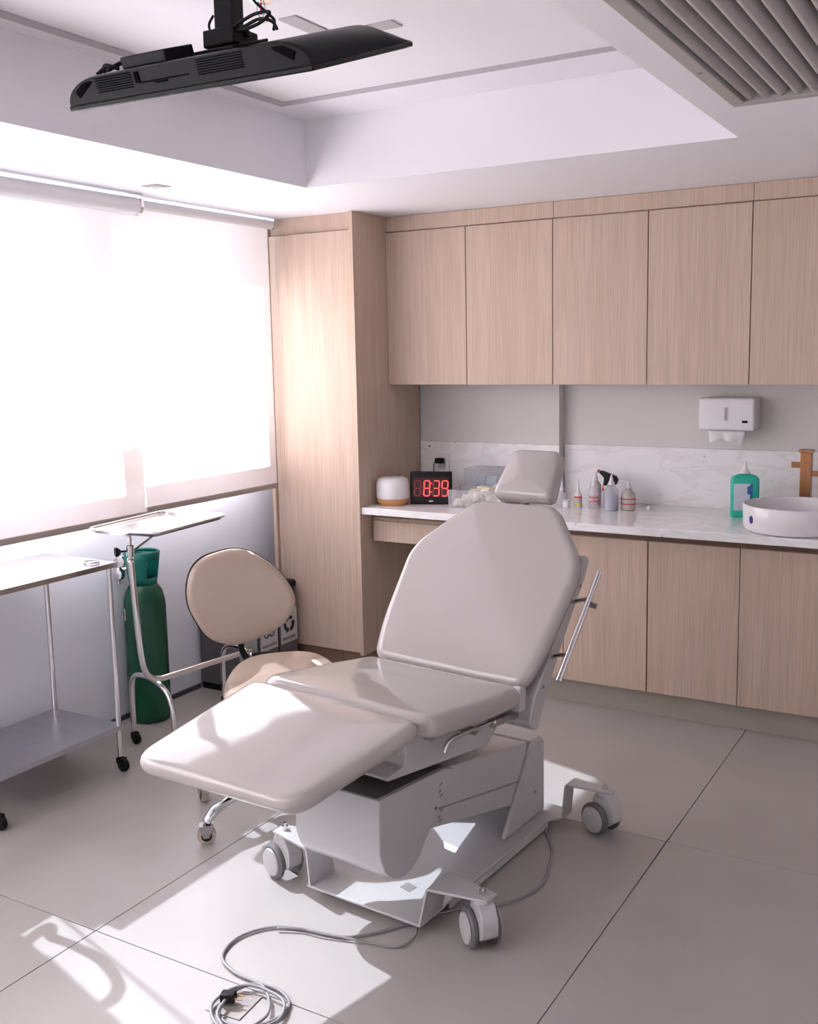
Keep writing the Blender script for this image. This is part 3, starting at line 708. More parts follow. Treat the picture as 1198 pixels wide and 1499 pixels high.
# curved back housing: profile across x, lofted along y
bm = new_bm(); prof = []
n = 10
def prof_at(sy):
    hmax = .072*(1-max(0, (abs(sy)-.86))/.14*.75) if abs(sy) > .86 else .072
    P = []
    for j in range(n+1):
        a = pi/2*j/n; P.append((-hw+.004+.11*(1-cos(a)), .012+hmax*sin(a)))
    Q = [(-x, z) for x, z in P[::-1]]
    return P+Q
secs = [(-hh+.002, .97), (-hh+.006, .80), (-hh+.02, .6), (0, .0), (hh*.55, .4), (hh*.8, .9), (hh*.93, .97), (hh-.003, .995)]
rings = []
for y, s in secs:
    hm = {-hh+.002: .93, -hh+.006: .97}.get(y, 1.0)
    if y > 0: hm = {0: 1, hh*.55: 1.0, hh*.8: .62, hh*.93: .28, hh-.003: .12}[y]
    P = []
    for j in range(n+1):
        a = pi/2*j/n; P.append((-hw+.004+.10*(1-cos(a)), .0125+.056*hm*sin(a)))
    Q = [(-x, z) for x, z in P[::-1]]
    rings.append([Vector((x, y, z)) for x, z in P+Q])
ringmesh(bm, rings); link('back_housing', bm, BLACKG, t, smooth=35)
for (x0, x1) in ((-.25, -.14), (.06, .185)):
    bm = new_bm()
    for k in range(7): box(bm, x0, x1, -hh-.0015, -hh+.0015, .029+k*.005, .0315+k*.005)
    link('vent', bm, BLACKV, t)
bm = new_bm(); box(bm, -.128, -.116, -hh-.001, -hh+.002, .036, .060); box(bm, -.112, .03, -hh-.001, -hh+.002, .034, .037); box(bm, -.07, -.035, -hh-.0012, -hh+.002, .029, .033); link('port', bm, BLACKV, t)
for s in (-1, 1):
    bm = new_bm(); prism(bm, [(s*(hw-.09), .058), (s*(hw-.095), .055), (s*(hw-.045), .026), (s*(hw-.035), .040), (s*(hw-.065), .056)], 1, -hh-.0008, -hh+.003); link('vent', bm, BLACKV, t)
link('cable_box', bx(-.215, -.075, -.15, -.05, .0686, .095), BLACK, t, bevel=.003)
bm = new_bm(); tube(bm, smooth_path([(-.30, -.15, .068), (-.285, -.13, .080), (-.26, -.15, .074), (-.235, -.13, .083), (-.215, -.10, .082)], 5), .005, 8); tube(bm, smooth_path([(-.295, -.13, .070), (-.265, -.15, .084), (-.235, -.14, .072)], 5), .005, 8); link('cable', bm, BLACK, t, smooth=True)
link('mount_plate', bx(-.100, .038, -.045, .09, .0686, .076), BLACK, t, bevel=.002)
# post & cables (in screen's frame they would tilt: separate upright parts with inverse rotation)
Rinv = t.rotation_euler.to_matrix().inverted().to_4x4(); base = Rinv.to_3x3() @ Vector((.0, 0, 0))
def upright(name, bm, m, **k):
    for v in bm.verts: v.co = Rinv @ v.co
    return link(name, bm, m, t, **k)
px, py = -.032, .005
bm = new_bm(); box(bm, px-.028, px+.028, py-.022, py+.022, .105, ZR-tvc.z-.001); upright('post', bm, BLACK, bevel=.004)
bm = new_bm(); box(bm, px-.07, px+.07, py-.06, py+.06, ZR-tvc.z-.006, ZR-tvc.z-.0005); upright('ceiling_plate', bm, BLACK, bevel=.002)
bm = new_bm(); box(bm, px-.045, px+.050, py-.045, py+.045, .072, .112); cyl(bm, (px-.055, py, .10), (px+.06, py, .10), .009, seg=12); upright('pivot', bm, BLACK, bevel=.004)
bm = new_bm()
tube(bm, smooth_path([(px+.10, py+.02, ZR-tvc.z-.002), (px+.062, py, .24), (px+.075, py-.01, .18), (px+.12, py-.01, .135), (px+.15, py-.02, .11), (px+.155, py-.03, .085)], 8), .0035, 8)
tube(bm, smooth_path([(px+.03, py-.02, .115), (px+.10, py-.03, .128), (px+.145, py-.03, .125), (px+.12, py-.035, .105), (px+.06, py-.03, .10), (px+.02, py-.03, .11)], 8), .004, 8)
tube(bm, smooth_path([(px+.05, py-.03, .10), (px+.11, py-.03, .115), (px+.15, py-.03, .105), (px+.165, py-.03, .085)], 8), .004, 8)
tube(bm, smooth_path([(px-.03, py-.02, .15), (px-.045, py-.02, .13), (px-.035, py-.02, .105), (px-.02, py-.03, .10)], 8), .003, 8)
upright('cable', bm, BLACK, smooth=True)
# sprinkler
t = thing('fire_sprinkler', 'pendent ceiling fire sprinkler with a red glass bulb', 'sprinkler', (1.792, -2.19, ZR))
bm = new_bm(); lathe(bm, [(.0, -.010), (.030, -.008), (.034, -.001), (0, -.001)], seg=28); link('escutcheon', bm, CHROME, t, smooth=40)
bm = new_bm(); tube(bm, smooth_path([(-.008, 0, -.010), (-.013, 0, -.022), (-.012, 0, -.038), (0, 0, -.050), (.012, 0, -.038), (.013, 0, -.022), (.008, 0, -.010)], 5), .0022, 8); link('frame_arm', bm, CHROME, t, smooth=True)
bm = new_bm(); cyl(bm, (0, 0, -.012), (0, 0, -.042), .003, seg=10); link('bulb', bm, BULB, t, smooth=40)
bm = new_bm(); cyl(bm, (0, 0, -.050), (0, 0, -.056), .003, seg=8); lathe(bm, [(0, -.060), (.017, -.059), (.017, -.057), (0, -.0565)], seg=20); link('deflector', bm, CHROME, t, smooth=40)

# ------------------------------------------------------------------ steel trolley
t = thing('steel_trolley', 'stainless steel instrument trolley with a lower shelf by the window', 'trolley', (.372, -2.0, 0))
X = .197; Y = .297
tx = [(-X, -Y), (-X, Y), (X, -Y), (X, Y)]
for (x, y) in tx:
    bm = new_bm(); cyl(bm, (x-(.012 if x > 0 else -.012), y*.96, .062), (x-(.012 if x > 0 else -.012), y*.96, .832), .0105, seg=16); link('leg', bm, CHROME, t, smooth=40)
    ax = x-(.012 if x > 0 else -.012); ay = y*.96
    bm = new_bm(); lathe(bm, [(.020, -.011), (.027, -.007), (.028, 0), (.027, .007), (.020, .011)], (ax+.014, ay, .028), 24, 1); box(bm, ax-.012, ax+.020, ay-.0135, ay+.0135, .034, .056); cyl(bm, (ax, ay, .052), (ax, ay, .066), .009, seg=12)
    link('caster', bm, BLACK, t, smooth=40)
def tray_sheet(bm, x0, x1, y0, y1, z, lip, th=.0015, up=True, r=.004):
    box(bm, x0, x1, y0, y1, z, z+th)
    s = 1 if up else -1
    zz = (z, z+lip) if up else (z-lip, z+th)
    w = .0025
    box(bm, x0-w, x0, y0, y1, *zz); box(bm, x1, x1+w, y0, y1, *zz); box(bm, x0-w, x1+w, y0-w, y0, *zz); box(bm, x0-w, x1+w, y1, y1+w, *zz)
bm = new_bm(); tray_sheet(bm, -X, X, -Y, Y, .192, .018, up=False); link('shelf', bm, STEELSH, t)
bm = new_bm(); tray_sheet(bm, -X-.008, X+.008, -Y-.01, Y+.01, .850, .018, up=False); link('top', bm, STEEL, t)
bm = new_bm(); tube(bm, [(-X+.05, -Y, .862), (-X+.05, Y-.08, .862), (X-.13, Y-.01, .858)], .004, 8); bm.free()
# low rail reflection loop = a kidney wire ring on the top
bm = new_bm(); tube(bm, smooth_path([(.10, .24, .8565), (.15, .22, .8565), (.16, .26, .8565), (.12, .28, .8565)], 6, True), .003, 8, True)
o = tag(link('steel_ring', bm, CHROME, smooth=True), 'thin steel ring lying on the near corner of the trolley top', 'ring'); o.location = (.372, -2.0, 0)

# ------------------------------------------------------------------ mayo stand
t = thing('instrument_stand', 'stainless steel overbed instrument stand with a raised tray', 'stand', (.56, -1.55, 0))
P = rounded([(-.165, -.235), (.165, -.235), (.165, .235), (-.165, .235)], .045, 6)
ZT = .975
bm = new_bm(); rings = []
for d, z in ((0, .014), (.001, .016), (.003, .015), (.016, .0), (.02, -.002)):
    rings.append([Vector((u, v, z)) for u, v in inset(P, d)])
ringmesh(bm, rings, False, True)
tilt = Matrix.Rotation(radians(7), 4, 'Z')
for v in bm.verts: v.co = tilt @ v.co + Vector((.085, .03, ZT))
ty = link('tray', bm, STEEL, t, smooth=50); sm = ty.modifiers.new('s', 'SOLIDIFY'); sm.thickness = .0015
bm = new_bm(); tube(bm, [tilt @ Vector((u, v, .0135))+Vector((.085, .03, ZT)) for u, v in P], .0055, 8, closed=True); link('tray_rim', bm, CHROME, t, smooth=True)
# support frame under tray
PX, PY = .065, -.115
bm = new_bm(); tube(bm, smooth_path([(PX, PY, .952), (PX, PY+.01, .958), (PX, PY+.30, .964)], 4), .0045, 8); tube(bm, [(PX, PY, .885), (PX+.005, PY+.19, .962)], .0045, 8); link('brace', bm, CHROME, t, smooth=40)
bm = new_bm(); tube(bm, [(PX, PY, .958), (PX, PY, .84)], .0085, 14); link('inner_rod', bm, CHROME, t, smooth=40)
pole = [(PX, PY, .865), (.055, -.09, .60), (.045, -.065, .43), (.042, -.035, .365), (.042, .02, .335), (.046, .12, .328), (.052, .59, .305)]
bm = new_bm(); tube(bm, smooth_path(pole, 8), .0125, 16); link('pole', bm, CHROME, t, smooth=True)
bm = new_bm(); lathe(bm, [(.015, .875), (.0155, .877), (.0155, .915), (.011, .918)], (PX, PY, 0), 20)
cl = link('collar', bm, CHROME, t, smooth=40)
bm = new_bm(); kx = Matrix.Rotation(radians(-120), 4, 'Z')
lathe(bm, [(.004, .013), (.004, .035), (.010, .037), (.020, .048), (.019, .058), (.0, .060)], (0, 0, 0), 6, 0, kx)
for v in bm.verts: v.co += Vector((PX, PY, .895))
link('clamp_knob', bm, BLACK, t, smooth=30)
for (yy, w0) in ((.05, 0), (.585, 1)):
    pts = [(-.170, yy+.02, .05), (-.170, yy+.02, .22), (-.160, yy+.018, .285), (-.12, yy+.012, .315), (-.04, yy, .318), (.03, yy-.01, .298), (.080, yy-.015, .255), (.100, yy-.018, .18), (.105, yy-.018, .05)]
    if w0: pts = [(a+.035, b, c-.010) if c > .1 else (a+.035, b, c) for a, b, c in pts]
    bm = new_bm(); tube(bm, smooth_path(pts, 8), .0115, 14); link('foot_frame', bm, CHROME, t, smooth=True)
    for xx, yo in ((-.170+.035*w0, .02), (.105+.035*w0, -.018)):
        bm = new_bm(); lathe(bm, [(.018, -.010), (.024, -.006), (.024, .006), (.018, .010)], (xx+.01, yy+yo, .0245), 20, 1); box(bm, xx-.010, xx+.016, yy+yo-.012, yy+yo+.012, .030, .052); link('caster', bm, BLACK, t, smooth=40)

# ------------------------------------------------------------------ oxygen cylinder
t = thing('oxygen_cylinder', 'green oxygen cylinder with a teal valve guard standing by the window wall', 'cylinder', (.218, -1.215, 0))
R = .094
bm = new_bm(); lathe(bm, [(R*.80, 0), (R*.94, .006), (R, .025), (R, .52), (R*.97, .56), (R*.86, .60), (R*.66, .628), (R*.42, .645), (R*.32, .65), (0, .65)], seg=48); link('body', bm, GREEN, t, smooth=45)
# valve guard: open collar with windows
bm = new_bm(); n = 40; r0_, r1_ = .055, .074; z0, z1 = .632, .775
win = lambda i: (i % 20) in range(4, 11)
def rad(z): return r0_+(r1_-r0_)*(z-z0)/(z1-z0)
zs = [z0, .662, .745, z1]
for i in range(n):
    a0 = 2*pi*i/n; a1 = 2*pi*(i+1)/n
    for k in range(3):
        if k == 1 and win(i): continue
        q = [(rad(z)*cos(a), rad(z)*sin(a), z) for z, a in ((zs[k], a0), (zs[k], a1), (zs[k+1], a1), (zs[k+1], a0))]
        bm.faces.new([bm.verts.new(p) for p in q])
bmesh.ops.remove_doubles(bm, verts=bm.verts[:], dist=1e-5)
for v in bm.verts: v.co = Matrix.Rotation(radians(-65), 4, 'Z') @ v.co
o = link('valve_guard', bm, GREENT, t, smooth=40); sm = o.modifiers.new('s', 'SOLIDIFY'); sm.thickness = .006
bm = new_bm(); lathe(bm, [(r1_-.004, .808), (r1_+.004, .808), (r1_+.006, .816), (r1_-.004, .818)], seg=40); bm.faces.ensure_lookup_table(); bm.free()
bm = new_bm(); tube(bm, [(r1_*cos(a), r1_*sin(a), .775) for a in [2*pi*i/36 for i in range(36)]], .006, 8, closed=True); link('guard_rim', bm, GREENT, t, smooth=True)
bm = new_bm(); lathe(bm, [(.016, .651), (.016, .70), (.022, .705), (.022, .725), (.014, .73), (.012, .76), (0, .76)], seg=20); cyl(bm, (0, 0, .72), (.03, -.03, .72), .010, seg=12); link('valve', bm, BRASS, t, smooth=40)
mr = Matrix.Rotation(radians(-145), 4, 'Z')
bm = new_bm(); cyl(bm, (0, 0, .705), mr @ Vector((.095, 0, .70)), .012, seg=14); link('inlet', bm, CHROME, t, smooth=40)
bm = new_bm()
c1 = mr @ Vector((.098, 0, 0)); c1.z = .735
lathe(bm, [(.0, -.018), (.024, -.016), (.028, -.008), (.028, .010), (.024, .016), (0, .018)], c1, 24, 0, Matrix.Rotation(radians(-60), 4, 'Z')); link('gauge', bm, CHROME, t, smooth=40)
bm = new_bm(); c2 = mr @ Vector((.108, 0, 0)); c2.z = .680
lathe(bm, [(.0, -.022), (.020, -.020), (.032, -.008), (.034, .004), (.028, .018), (.010, .024), (.0, .024)], c2, 24, 0, Matrix.Rotation(radians(-75), 4, 'Z')); cyl(bm, c2+Vector((0, 0, -.03)), c2+Vector((0, 0, -.048)), .006, seg=10); link('regulator', bm, CHROME, t, smooth=40)
bm = new_bm(); Rm = Matrix.Rotation(radians(-112), 4, 'Z')
for z0_, z1_ in ((.475, .53),):
    a_ = []
    for j in range(5):
        a = -.09+.18*j/4; a_.append([Vector((R*1.006*cos(a), R*1.006*sin(a), z)) for z in (z0_, z1_)])
    vv = [[bm.verts.new(Rm @ p) for p in c_] for c_ in a_]
    for p, q in zip(vv, vv[1:]): bm.faces.new((p[0], q[0], q[1], p[1]))
o = link('label_sticker', bm, LABELW, t); sm = o.modifiers.new('s', 'SOLIDIFY'); sm.thickness = .0006
bm = new_bm(); a_ = []
for j in range(4):
    a = -.05+.10*j/3; a_.append([Vector((R*1.016*cos(a), R*1.016*sin(a), z)) for z in (.492, .514)])
vv = [[bm.verts.new(Rm @ p) for p in c_] for c_ in a_]
for p, q in zip(vv, vv[1:]): bm.faces.new((p[0], q[0], q[1], p[1]))
link('sticker_print', bm, INKG, t)

# ------------------------------------------------------------------ saddle stool
SX, SY = 1.340, -1.735
t = thing('saddle_stool', 'beige vinyl dental saddle stool on a chrome star base', 'stool', (SX, SY, 0))
fx = Vector((.70, -.714, 0))      # facing direction
sx_ = Vector((.714, .70, 0))      # right of the sitter
def S(u, v, n): return sx_*u + fx*v + Vector((0, 0, n))
P = rounded([(-.145, -.205), (.145, -.205), (.225, -.06), (.220, .11), (.125, .205), (-.125, .205), (-.220, .11), (-.225, -.06)], .09, 6)
bm = new_bm(); cushion(bm, P, .075, .034, lambda u, v, n: S(u, v, .520+n)+Vector((.055, .040, .012)), .004, shape=lambda u, v: .018*(max(0, v)/.19)**2*(1-(min(abs(u), .2)/.2)**2)*1.6 - .020*(abs(u)/.2)**2 - .012*math.exp(-(v+.02)**2/.008)*1.0 + .022*max(0, -v-.05)/.15)
link('seat', bm, VINYL2, t, smooth=50)
bm = new_bm(); prism(bm, [(p.x, p.y) for p in [S(u, v, 0)+Vector((.055, .040, .012)) for u, v in inset(P, .03)]], 2, .430, .443); link('seat_pan', bm, BLACK, t, smooth=40)
# backrest
bc = Vector((-.297, .224, .722))  # centre relative to the stool
tl = radians(9)
bn = (Vector((.705, -.68, 0)).normalized()*cos(tl)+Vector((0, 0, sin(tl)))).normalized()
bu = Vector((-bn.y, bn.x, 0)).normalized(); bv = bn.cross(bu)*1
if bv.z < 0: bv = -bv
PB = rounded([(-.175, .155), (.02, .200), (.165, .085), (.222, -.035), (.165, -.125), (.0, -.195), (-.13, -.165), (-.215, .0)], [.10, .12, .08, .07, .08, .12, .10, .12], 7)
def Bk(u, v, n): return bc+bu*u+bv*v+bn*(n+.55*u*u)
bm = new_bm(); cushion(bm, PB, .050, .030, Bk, .008); link('backrest', bm, VINYL2, t, smooth=50)
bm = new_bm(); cushion(bm, inset(PB, -.004), .022, .010, lambda u, v, n: Bk(u, v, n-.048), .002); link('back_shell', bm, BLACK, t, smooth=50)
bm = new_bm()
bb = bc-bn*.075
tube(bm, smooth_path([bb+bv*.03, bb-bv*.12, bb-bv*.22, Vector((-.19, .19, .43)), Vector((-.10, .10, .408)), (0, 0, .405)], 6), .016, 4); link('back_post', bm, BLACK, t, smooth=40)
bm = new_bm(); lathe(bm, [(0, -.03), (.026, -.028), (.026, .028), (0, .03)], (-.185, .185, .50), 14, 0, Matrix.Rotation(radians(45), 4, 'Z')); link('adjust_knob', bm, BLACK, t, smooth=40)
bm = new_bm(); tube(bm, smooth_path([(.02, .02, .40), (.0, .16, .40), (-.04, .24, .405), (-.05, .28, .40)], 5), .005, 8); link('height_lever', bm, CHROME, t, smooth=True)
bm = new_bm(); lathe(bm, [(.030, .10), (.030, .20), (.026, .21), (.026, .29), (.014, .295), (.014, .414)], seg=24); link('gas_lift', bm, CHROME, t, smooth=40)
angs = [-100, -28, 44, 116, 188]
hub = new_bm(); lathe(hub, [(.040, .075), (.045, .08), (.045, .135), (.035, .145), (0, .145)], seg=24); link('hub', hub, CHROME, t, smooth=40)
for a in angs:
    d = Vector((cos(radians(a)), sin(radians(a)), 0)); e = Vector((-d.y, d.x, 0))
    bm = new_bm(); rings = []
    for s, z, w, h in ((.03, .118, .022, .018), (.12, .122, .018, .015), (.20, .118, .017, .014), (.255, .104, .019, .016), (.285, .085, .019, .016), (.290, .074, .017, .012)):
        rings.append([d*(s+cos(q)*h*(.2 if s < .24 else .9 if s > .27 else .6))+e*(sin(q+pi/2)*0+w*cos(q+pi/2)*-1)+Vector((0, 0, z+h*sin(q+pi/2)*(1 if s < .26 else .5))) for q in [2*pi*k/16 for k in range(16)]])
    ringmesh(bm, rings); lg = link('leg', bm, CHROME, t, smooth=50)
    c = d*.292; c.z = .032; ea = e
    mxr = Matrix.Rotation(radians(a+142), 4, 'Z')
    bm = new_bm(); lathe(bm, [(.022, -.013), (.031, -.011), (.032, 0), (.031, .011), (.022, .013)], c, 28, 1, mxr); cs = link('caster', bm, CAST, t, smooth=40)
    bm = new_bm(); lathe(bm, [(0, -.014), (.018, -.014), (.018, .014), (0, .014)], c, 20, 1, mxr)
    link('wheel_hub', bm, BLACK, cs, smooth=40)
    bm = new_bm()
    for sgn in (-1, 1):
        prism(bm, [(-.024, .034), (.024, .034), (.010, -.006), (-.010, -.006)], 1, sgn*.0165-.0012, sgn*.0165+.0012)
    prism(bm, [(-.024, .034), (.024, .034), (.024, .038), (-.024, .038)], 1, -.0177, .0177)
    for v in bm.verts: v.co = mxr @ v.co + c
    link('fork', bm, STEEL, cs)

# ------------------------------------------------------------------ examination chair
TH = .075; BC = Vector((2.058, -1.714, 0))
t = thing('examination_chair', 'reclined greige vinyl examination chair on a white motorised wheeled base', 'examination chair', BC, -TH)
TU = .125; UC = Vector((2.0055, -1.7006, 0))
RU = Matrix.Rotation(-(TU-TH), 4, 'Z'); off = Matrix.Rotation(TH, 4, 'Z') @ (UC-BC)
def U(a, b, z): return RU @ Vector((a, b, z)) + off
# cushions
def plane(b0, z0, b1, z1):
    L_ = sqrt((b1-b0)**2+(z1-z0)**2); sb, sz = (b1-b0)/L_, (z1-z0)/L_; nb, nz = -sz, sb
    return L_, (lambda u, s, n: U(u, b0+sb*s+nb*n, z0+sz*s+nz*n))
L1, C1 = plane(-.968, .594, -.478, .672)
P = rounded([(-.292, -.004), (.288, .036), (.328, L1), (-.328, L1)], [.080, .080, .06, .06], 7)
bm = new_bm(); cushion(bm, P, .052, .028, C1, .006); link('leg_rest', bm, VINYL, t, smooth=50)
bm = new_bm(); cushion(bm, inset(P, .024), .014, .006, lambda u, s, n: C1(u, s, n-.050), .001); link('leg_rest_pan', bm, POWDER, t, smooth=40)
L2, C2 = plane(-.458, .670, .062, .612)
P = rounded([(-.338, 0), (.338, 0), (.336, L2*.55), (.312, L2), (-.312, L2), (-.336, L2*.55)], [.075, .075, .05, .05, .05, .05], 7)
bm = new_bm(); cushion(bm, P, .068, .034, C2, .004); link('seat', bm, VINYL, t, smooth=50)
L3, C3 = plane(.062, .618, .497, 1.125)
P = rounded([(-.305, -.02), (.305, -.02), (.335, .12), (.352, .40), (.325, .47), (.170, L3-.01), (-.170, L3-.01), (-.325, .47), (-.352, .40), (-.335, .12)], [.05, .05, .08, .07, .06, .05, .05, .06, .07, .08], 7)
bm = new_bm(); cushion(bm, P, .060, .034, C3, .006, shape=lambda u, s: .016*(abs(u)/.35)**2.5); link('backrest', bm, VINYL, t, smooth=50)
L4, C4 = plane(.520, 1.128, .640, 1.292)
P = rounded([(-.128, 0), (.128, 0), (.105, L4), (-.105, L4)], [.035, .035, .04, .04], 6)
bm = new_bm(); cushion(bm, P, .070, .030, C4, .006); link('headrest', bm, VINYL, t, smooth=50)
bm = new_bm(); tube(bm, [C3(0, .35, -.085), C3(0, L3+.06, -.085), C4(0, .08, -.08)], .014, 10); link('headrest_bar', bm, CHROME, t, smooth=40)
# back shell
def shellpoly(a0, a1, m, name):
    bm = new_bm(); pf = rounded([(-.10, -.090), (-.10, -.150), (.02, -.125), (.22, -.105), (.44, -.100), (.50, -.085), (.50, -.058), (-.02, -.062)], [.02, .025, .03, .03, .02, .02, .005, .005], 4)
    A = [bm.verts.new(C3(a0, s, n)) for s, n in pf]; B = [bm.verts.new(C3(a1, s, n)) for s, n in pf]
    bm.faces.new(A); bm.faces.new(B[::-1]); k = len(pf)
    for i in range(k): bm.faces.new((A[i], A[(i+1) % k], B[(i+1) % k], B[i]))
    return link(name, bm, m, t, bevel=.004)
shellpoly(-.322, .322, POWDER, 'back_shell')
# side rails
for s in (1,):
    rl = new_bm(); tube(rl, [C3(s*.405, .045, -.022), C3(s*.405, .43, -.030)], .0095, 14); tube(rl, [C3(s*.405, .035, -.022), C3(s*.405, .044, -.022)], .0105, 14)
    r_ = link('side_rail', rl, CHROME, t, smooth=40)
    for q in (.13, .33):
        bm = new_bm(); tube(bm, [C3(s*.318, q, -.078), C3(s*.36, q+.003, -.055), C3(s*.405, q, -.028)], .0065, 8); link('rail_bracket', bm, STEEL, r_, smooth=40)
    bm = new_bm(); tube(bm, [C3(s*.405, .315, -.030), C3(s*.43, .315, -.045)], .010, 6); link('clamp_knob', bm, STEEL, r_, smooth=30)
    for q in (.40, .03):
        bm = new_bm(); tube(bm, [C3(s*.3215, q, -.088), C3(s*.325, q, -.088)], .006, 10); link('bolt', bm, INKG, t)
    bm = new_bm()
    pf = rounded([(-.030, -.012), (.012, -.012), (.016, .060), (-.022, .072)], .014, 4)
    prism(bm, [(0+.045+a, .545+b) for a, b in pf], 0, s*.300-.015, s*.300+.015)
    for v in bm.verts: v.co = U(*v.co)
    link('hinge', bm, POWDER, t, bevel=.004)
# seat frame under seat
bm = new_bm(); pf = [(-.418, .592), (-.418, .492), (-.500, .482), (-.006, .420), (.070, .480), (.072, .528)]
pf = [(-.418, .585), (-.424, .492), (-.505, .484), (-.50, .474), (-.012, .418), (.072, .482), (.072, .520)]
prism(bm, [(b, z) for b, z in pf], 0, -.215, .215)
for v in bm.verts: v.co = U(*v.co)
link('seat_frame', bm, POWDER, t, bevel=.003)
for b in (-.33, -.20, -.05):
    bm = new_bm(); box(bm, .2152, .245, b-.012, b+.012, .545-.1*(b+.33)*.9-.0, .575-.1*(b+.33)*.9)
    for v in bm.verts: v.co = U(*v.co)
    link('bracket', bm, STEEL, t, bevel=.002)
# lever
bm = new_bm(); tube(bm, smooth_path([U(.262, -.300, .500), U(.262, -.292, .522), U(.262, -.262, .532), U(.262, -.18, .528), U(.262, -.03, .515)], 6), .0065, 10); lv = link('lever', bm, CHROME, t, smooth=True)
bm = new_bm(); cyl(bm, U(.262, -.06, .517), U(.262, .115, .497), .016, seg=14); link('lever_grip', bm, STEEL, lv, bevel=.005)
bm = new_bm(); cyl(bm, U(.216, -.15, .520), U(.268, -.15, .520), .012, seg=10); link('lever_boss', bm, INKG, lv)
# lower motor housing
def RZ(poly, a0, a1, name, m, bev=.004, rad_=None):
    bm = new_bm(); prism(bm, poly, 0, a0, a1); return link(name, bm, m, t, bevel=bev)
hp = [(-.552, .440)] + [(-.556, .285)] + [(-.440+.112*cos(a), .288+.112*sin(a)) for a in [radians(q) for q in range(195, 331, 15)]] + [(-.285, .285), (-.180, .400), (-.235, .418)]
RZ(hp, -.160, .145, 'motor_housing', POWDER, .003)
bm = new_bm(); box(bm, -.150, .13, -.545, -.22, 0, .002)
for v in bm.verts: v.co.z += .441-.075*(v.co.y+.545)
link('housing_lid', bm, GREYDK, t)
bm = new_bm(); lathe(bm, [(0, -.003), (.005, -.003), (.005, 0), (0, 0)], (-.07, -.5555, .395), 12, 1); link('bolt', bm, INKG, t)
bm = new_bm(); lathe(bm, [(0, 0), (.005, 0), (.005, .003), (0, .003)], (.1455, -.285, .315), 12, 0); link('bolt', bm, INKG, t)
bm = new_bm()
for k, (b, z) in enumerate(((-.262, .372), (-.268, .352), (-.262, .338), (-.275, .275), (-.268, .262), (-.262, .292))): prism(bm, [(b, z), (b+.014, z+.003), (b+.016, z+.009), (b+.003, z+.008)], 0, .1453, .1460)
link('embossed_mark', bm, INKG, t)
# swing arm beam
RZ([(-.30, .250), (.200, .128), (.300, .150), (.300, .318), (-.20, .405), (-.26, .40)], -.10, .128, 'lift_arm', POWDER, .004)
RZ([(-.28, .298), (.235, .196), (.235, .200), (-.28, .302)], .1275, .1292, 'arm_seam', INKG, 0)
# rear pedestal
for s in (-1, 1):
    RZ([(.118, .042), (.398, .042), (.398, .292), (.385, .306), (.330, .312), (.305, .296)], (s*.128 if s > 0 else -.143)+.0, (s*.128 if s > 0 else -.143)+.015, 'pedestal_side', POWDER, .004)
RZ([(.335, .042), (.398, .042), (.398, .308), (.325, .312), (.322, .300)], -.1275, .1275, 'pedestal_back', POWDER, .003)
bm = new_bm(); lathe(bm, [(0, 0), (.005, 0), (.005, .003), (0, .003)], (.1435, .33, .13), 12, 0); link('bolt', bm, INKG, t)
# base plate
pp = rounded([(-.235, -.440), (.192, -.440), (.192, -.315), (.188, -.285), (.192, .34), (.225, .375), (.225, .455), (-.225, .455), (-.225, .375), (-.192, .34), (-.198, -.285), (-.235, -.315)], .01, 2)
bm = new_bm(); prism(bm, pp, 2, .030, .038); link('base_plate', bm, POWDER, t, bevel=.002)
bm = new_bm(); box(bm, -.190, -.183, -.28, .335, .010, .0298); box(bm, .183, .190, -.28, .335, .010, .0298); link('plate_flange', bm, POWDER, t)
bm = new_bm(); prism(bm, [(.02, -.30), (.06, -.31), (.065, -.275), (.025, -.265)], 2, .0382, .039); link('plate_label', bm, INKG, t)
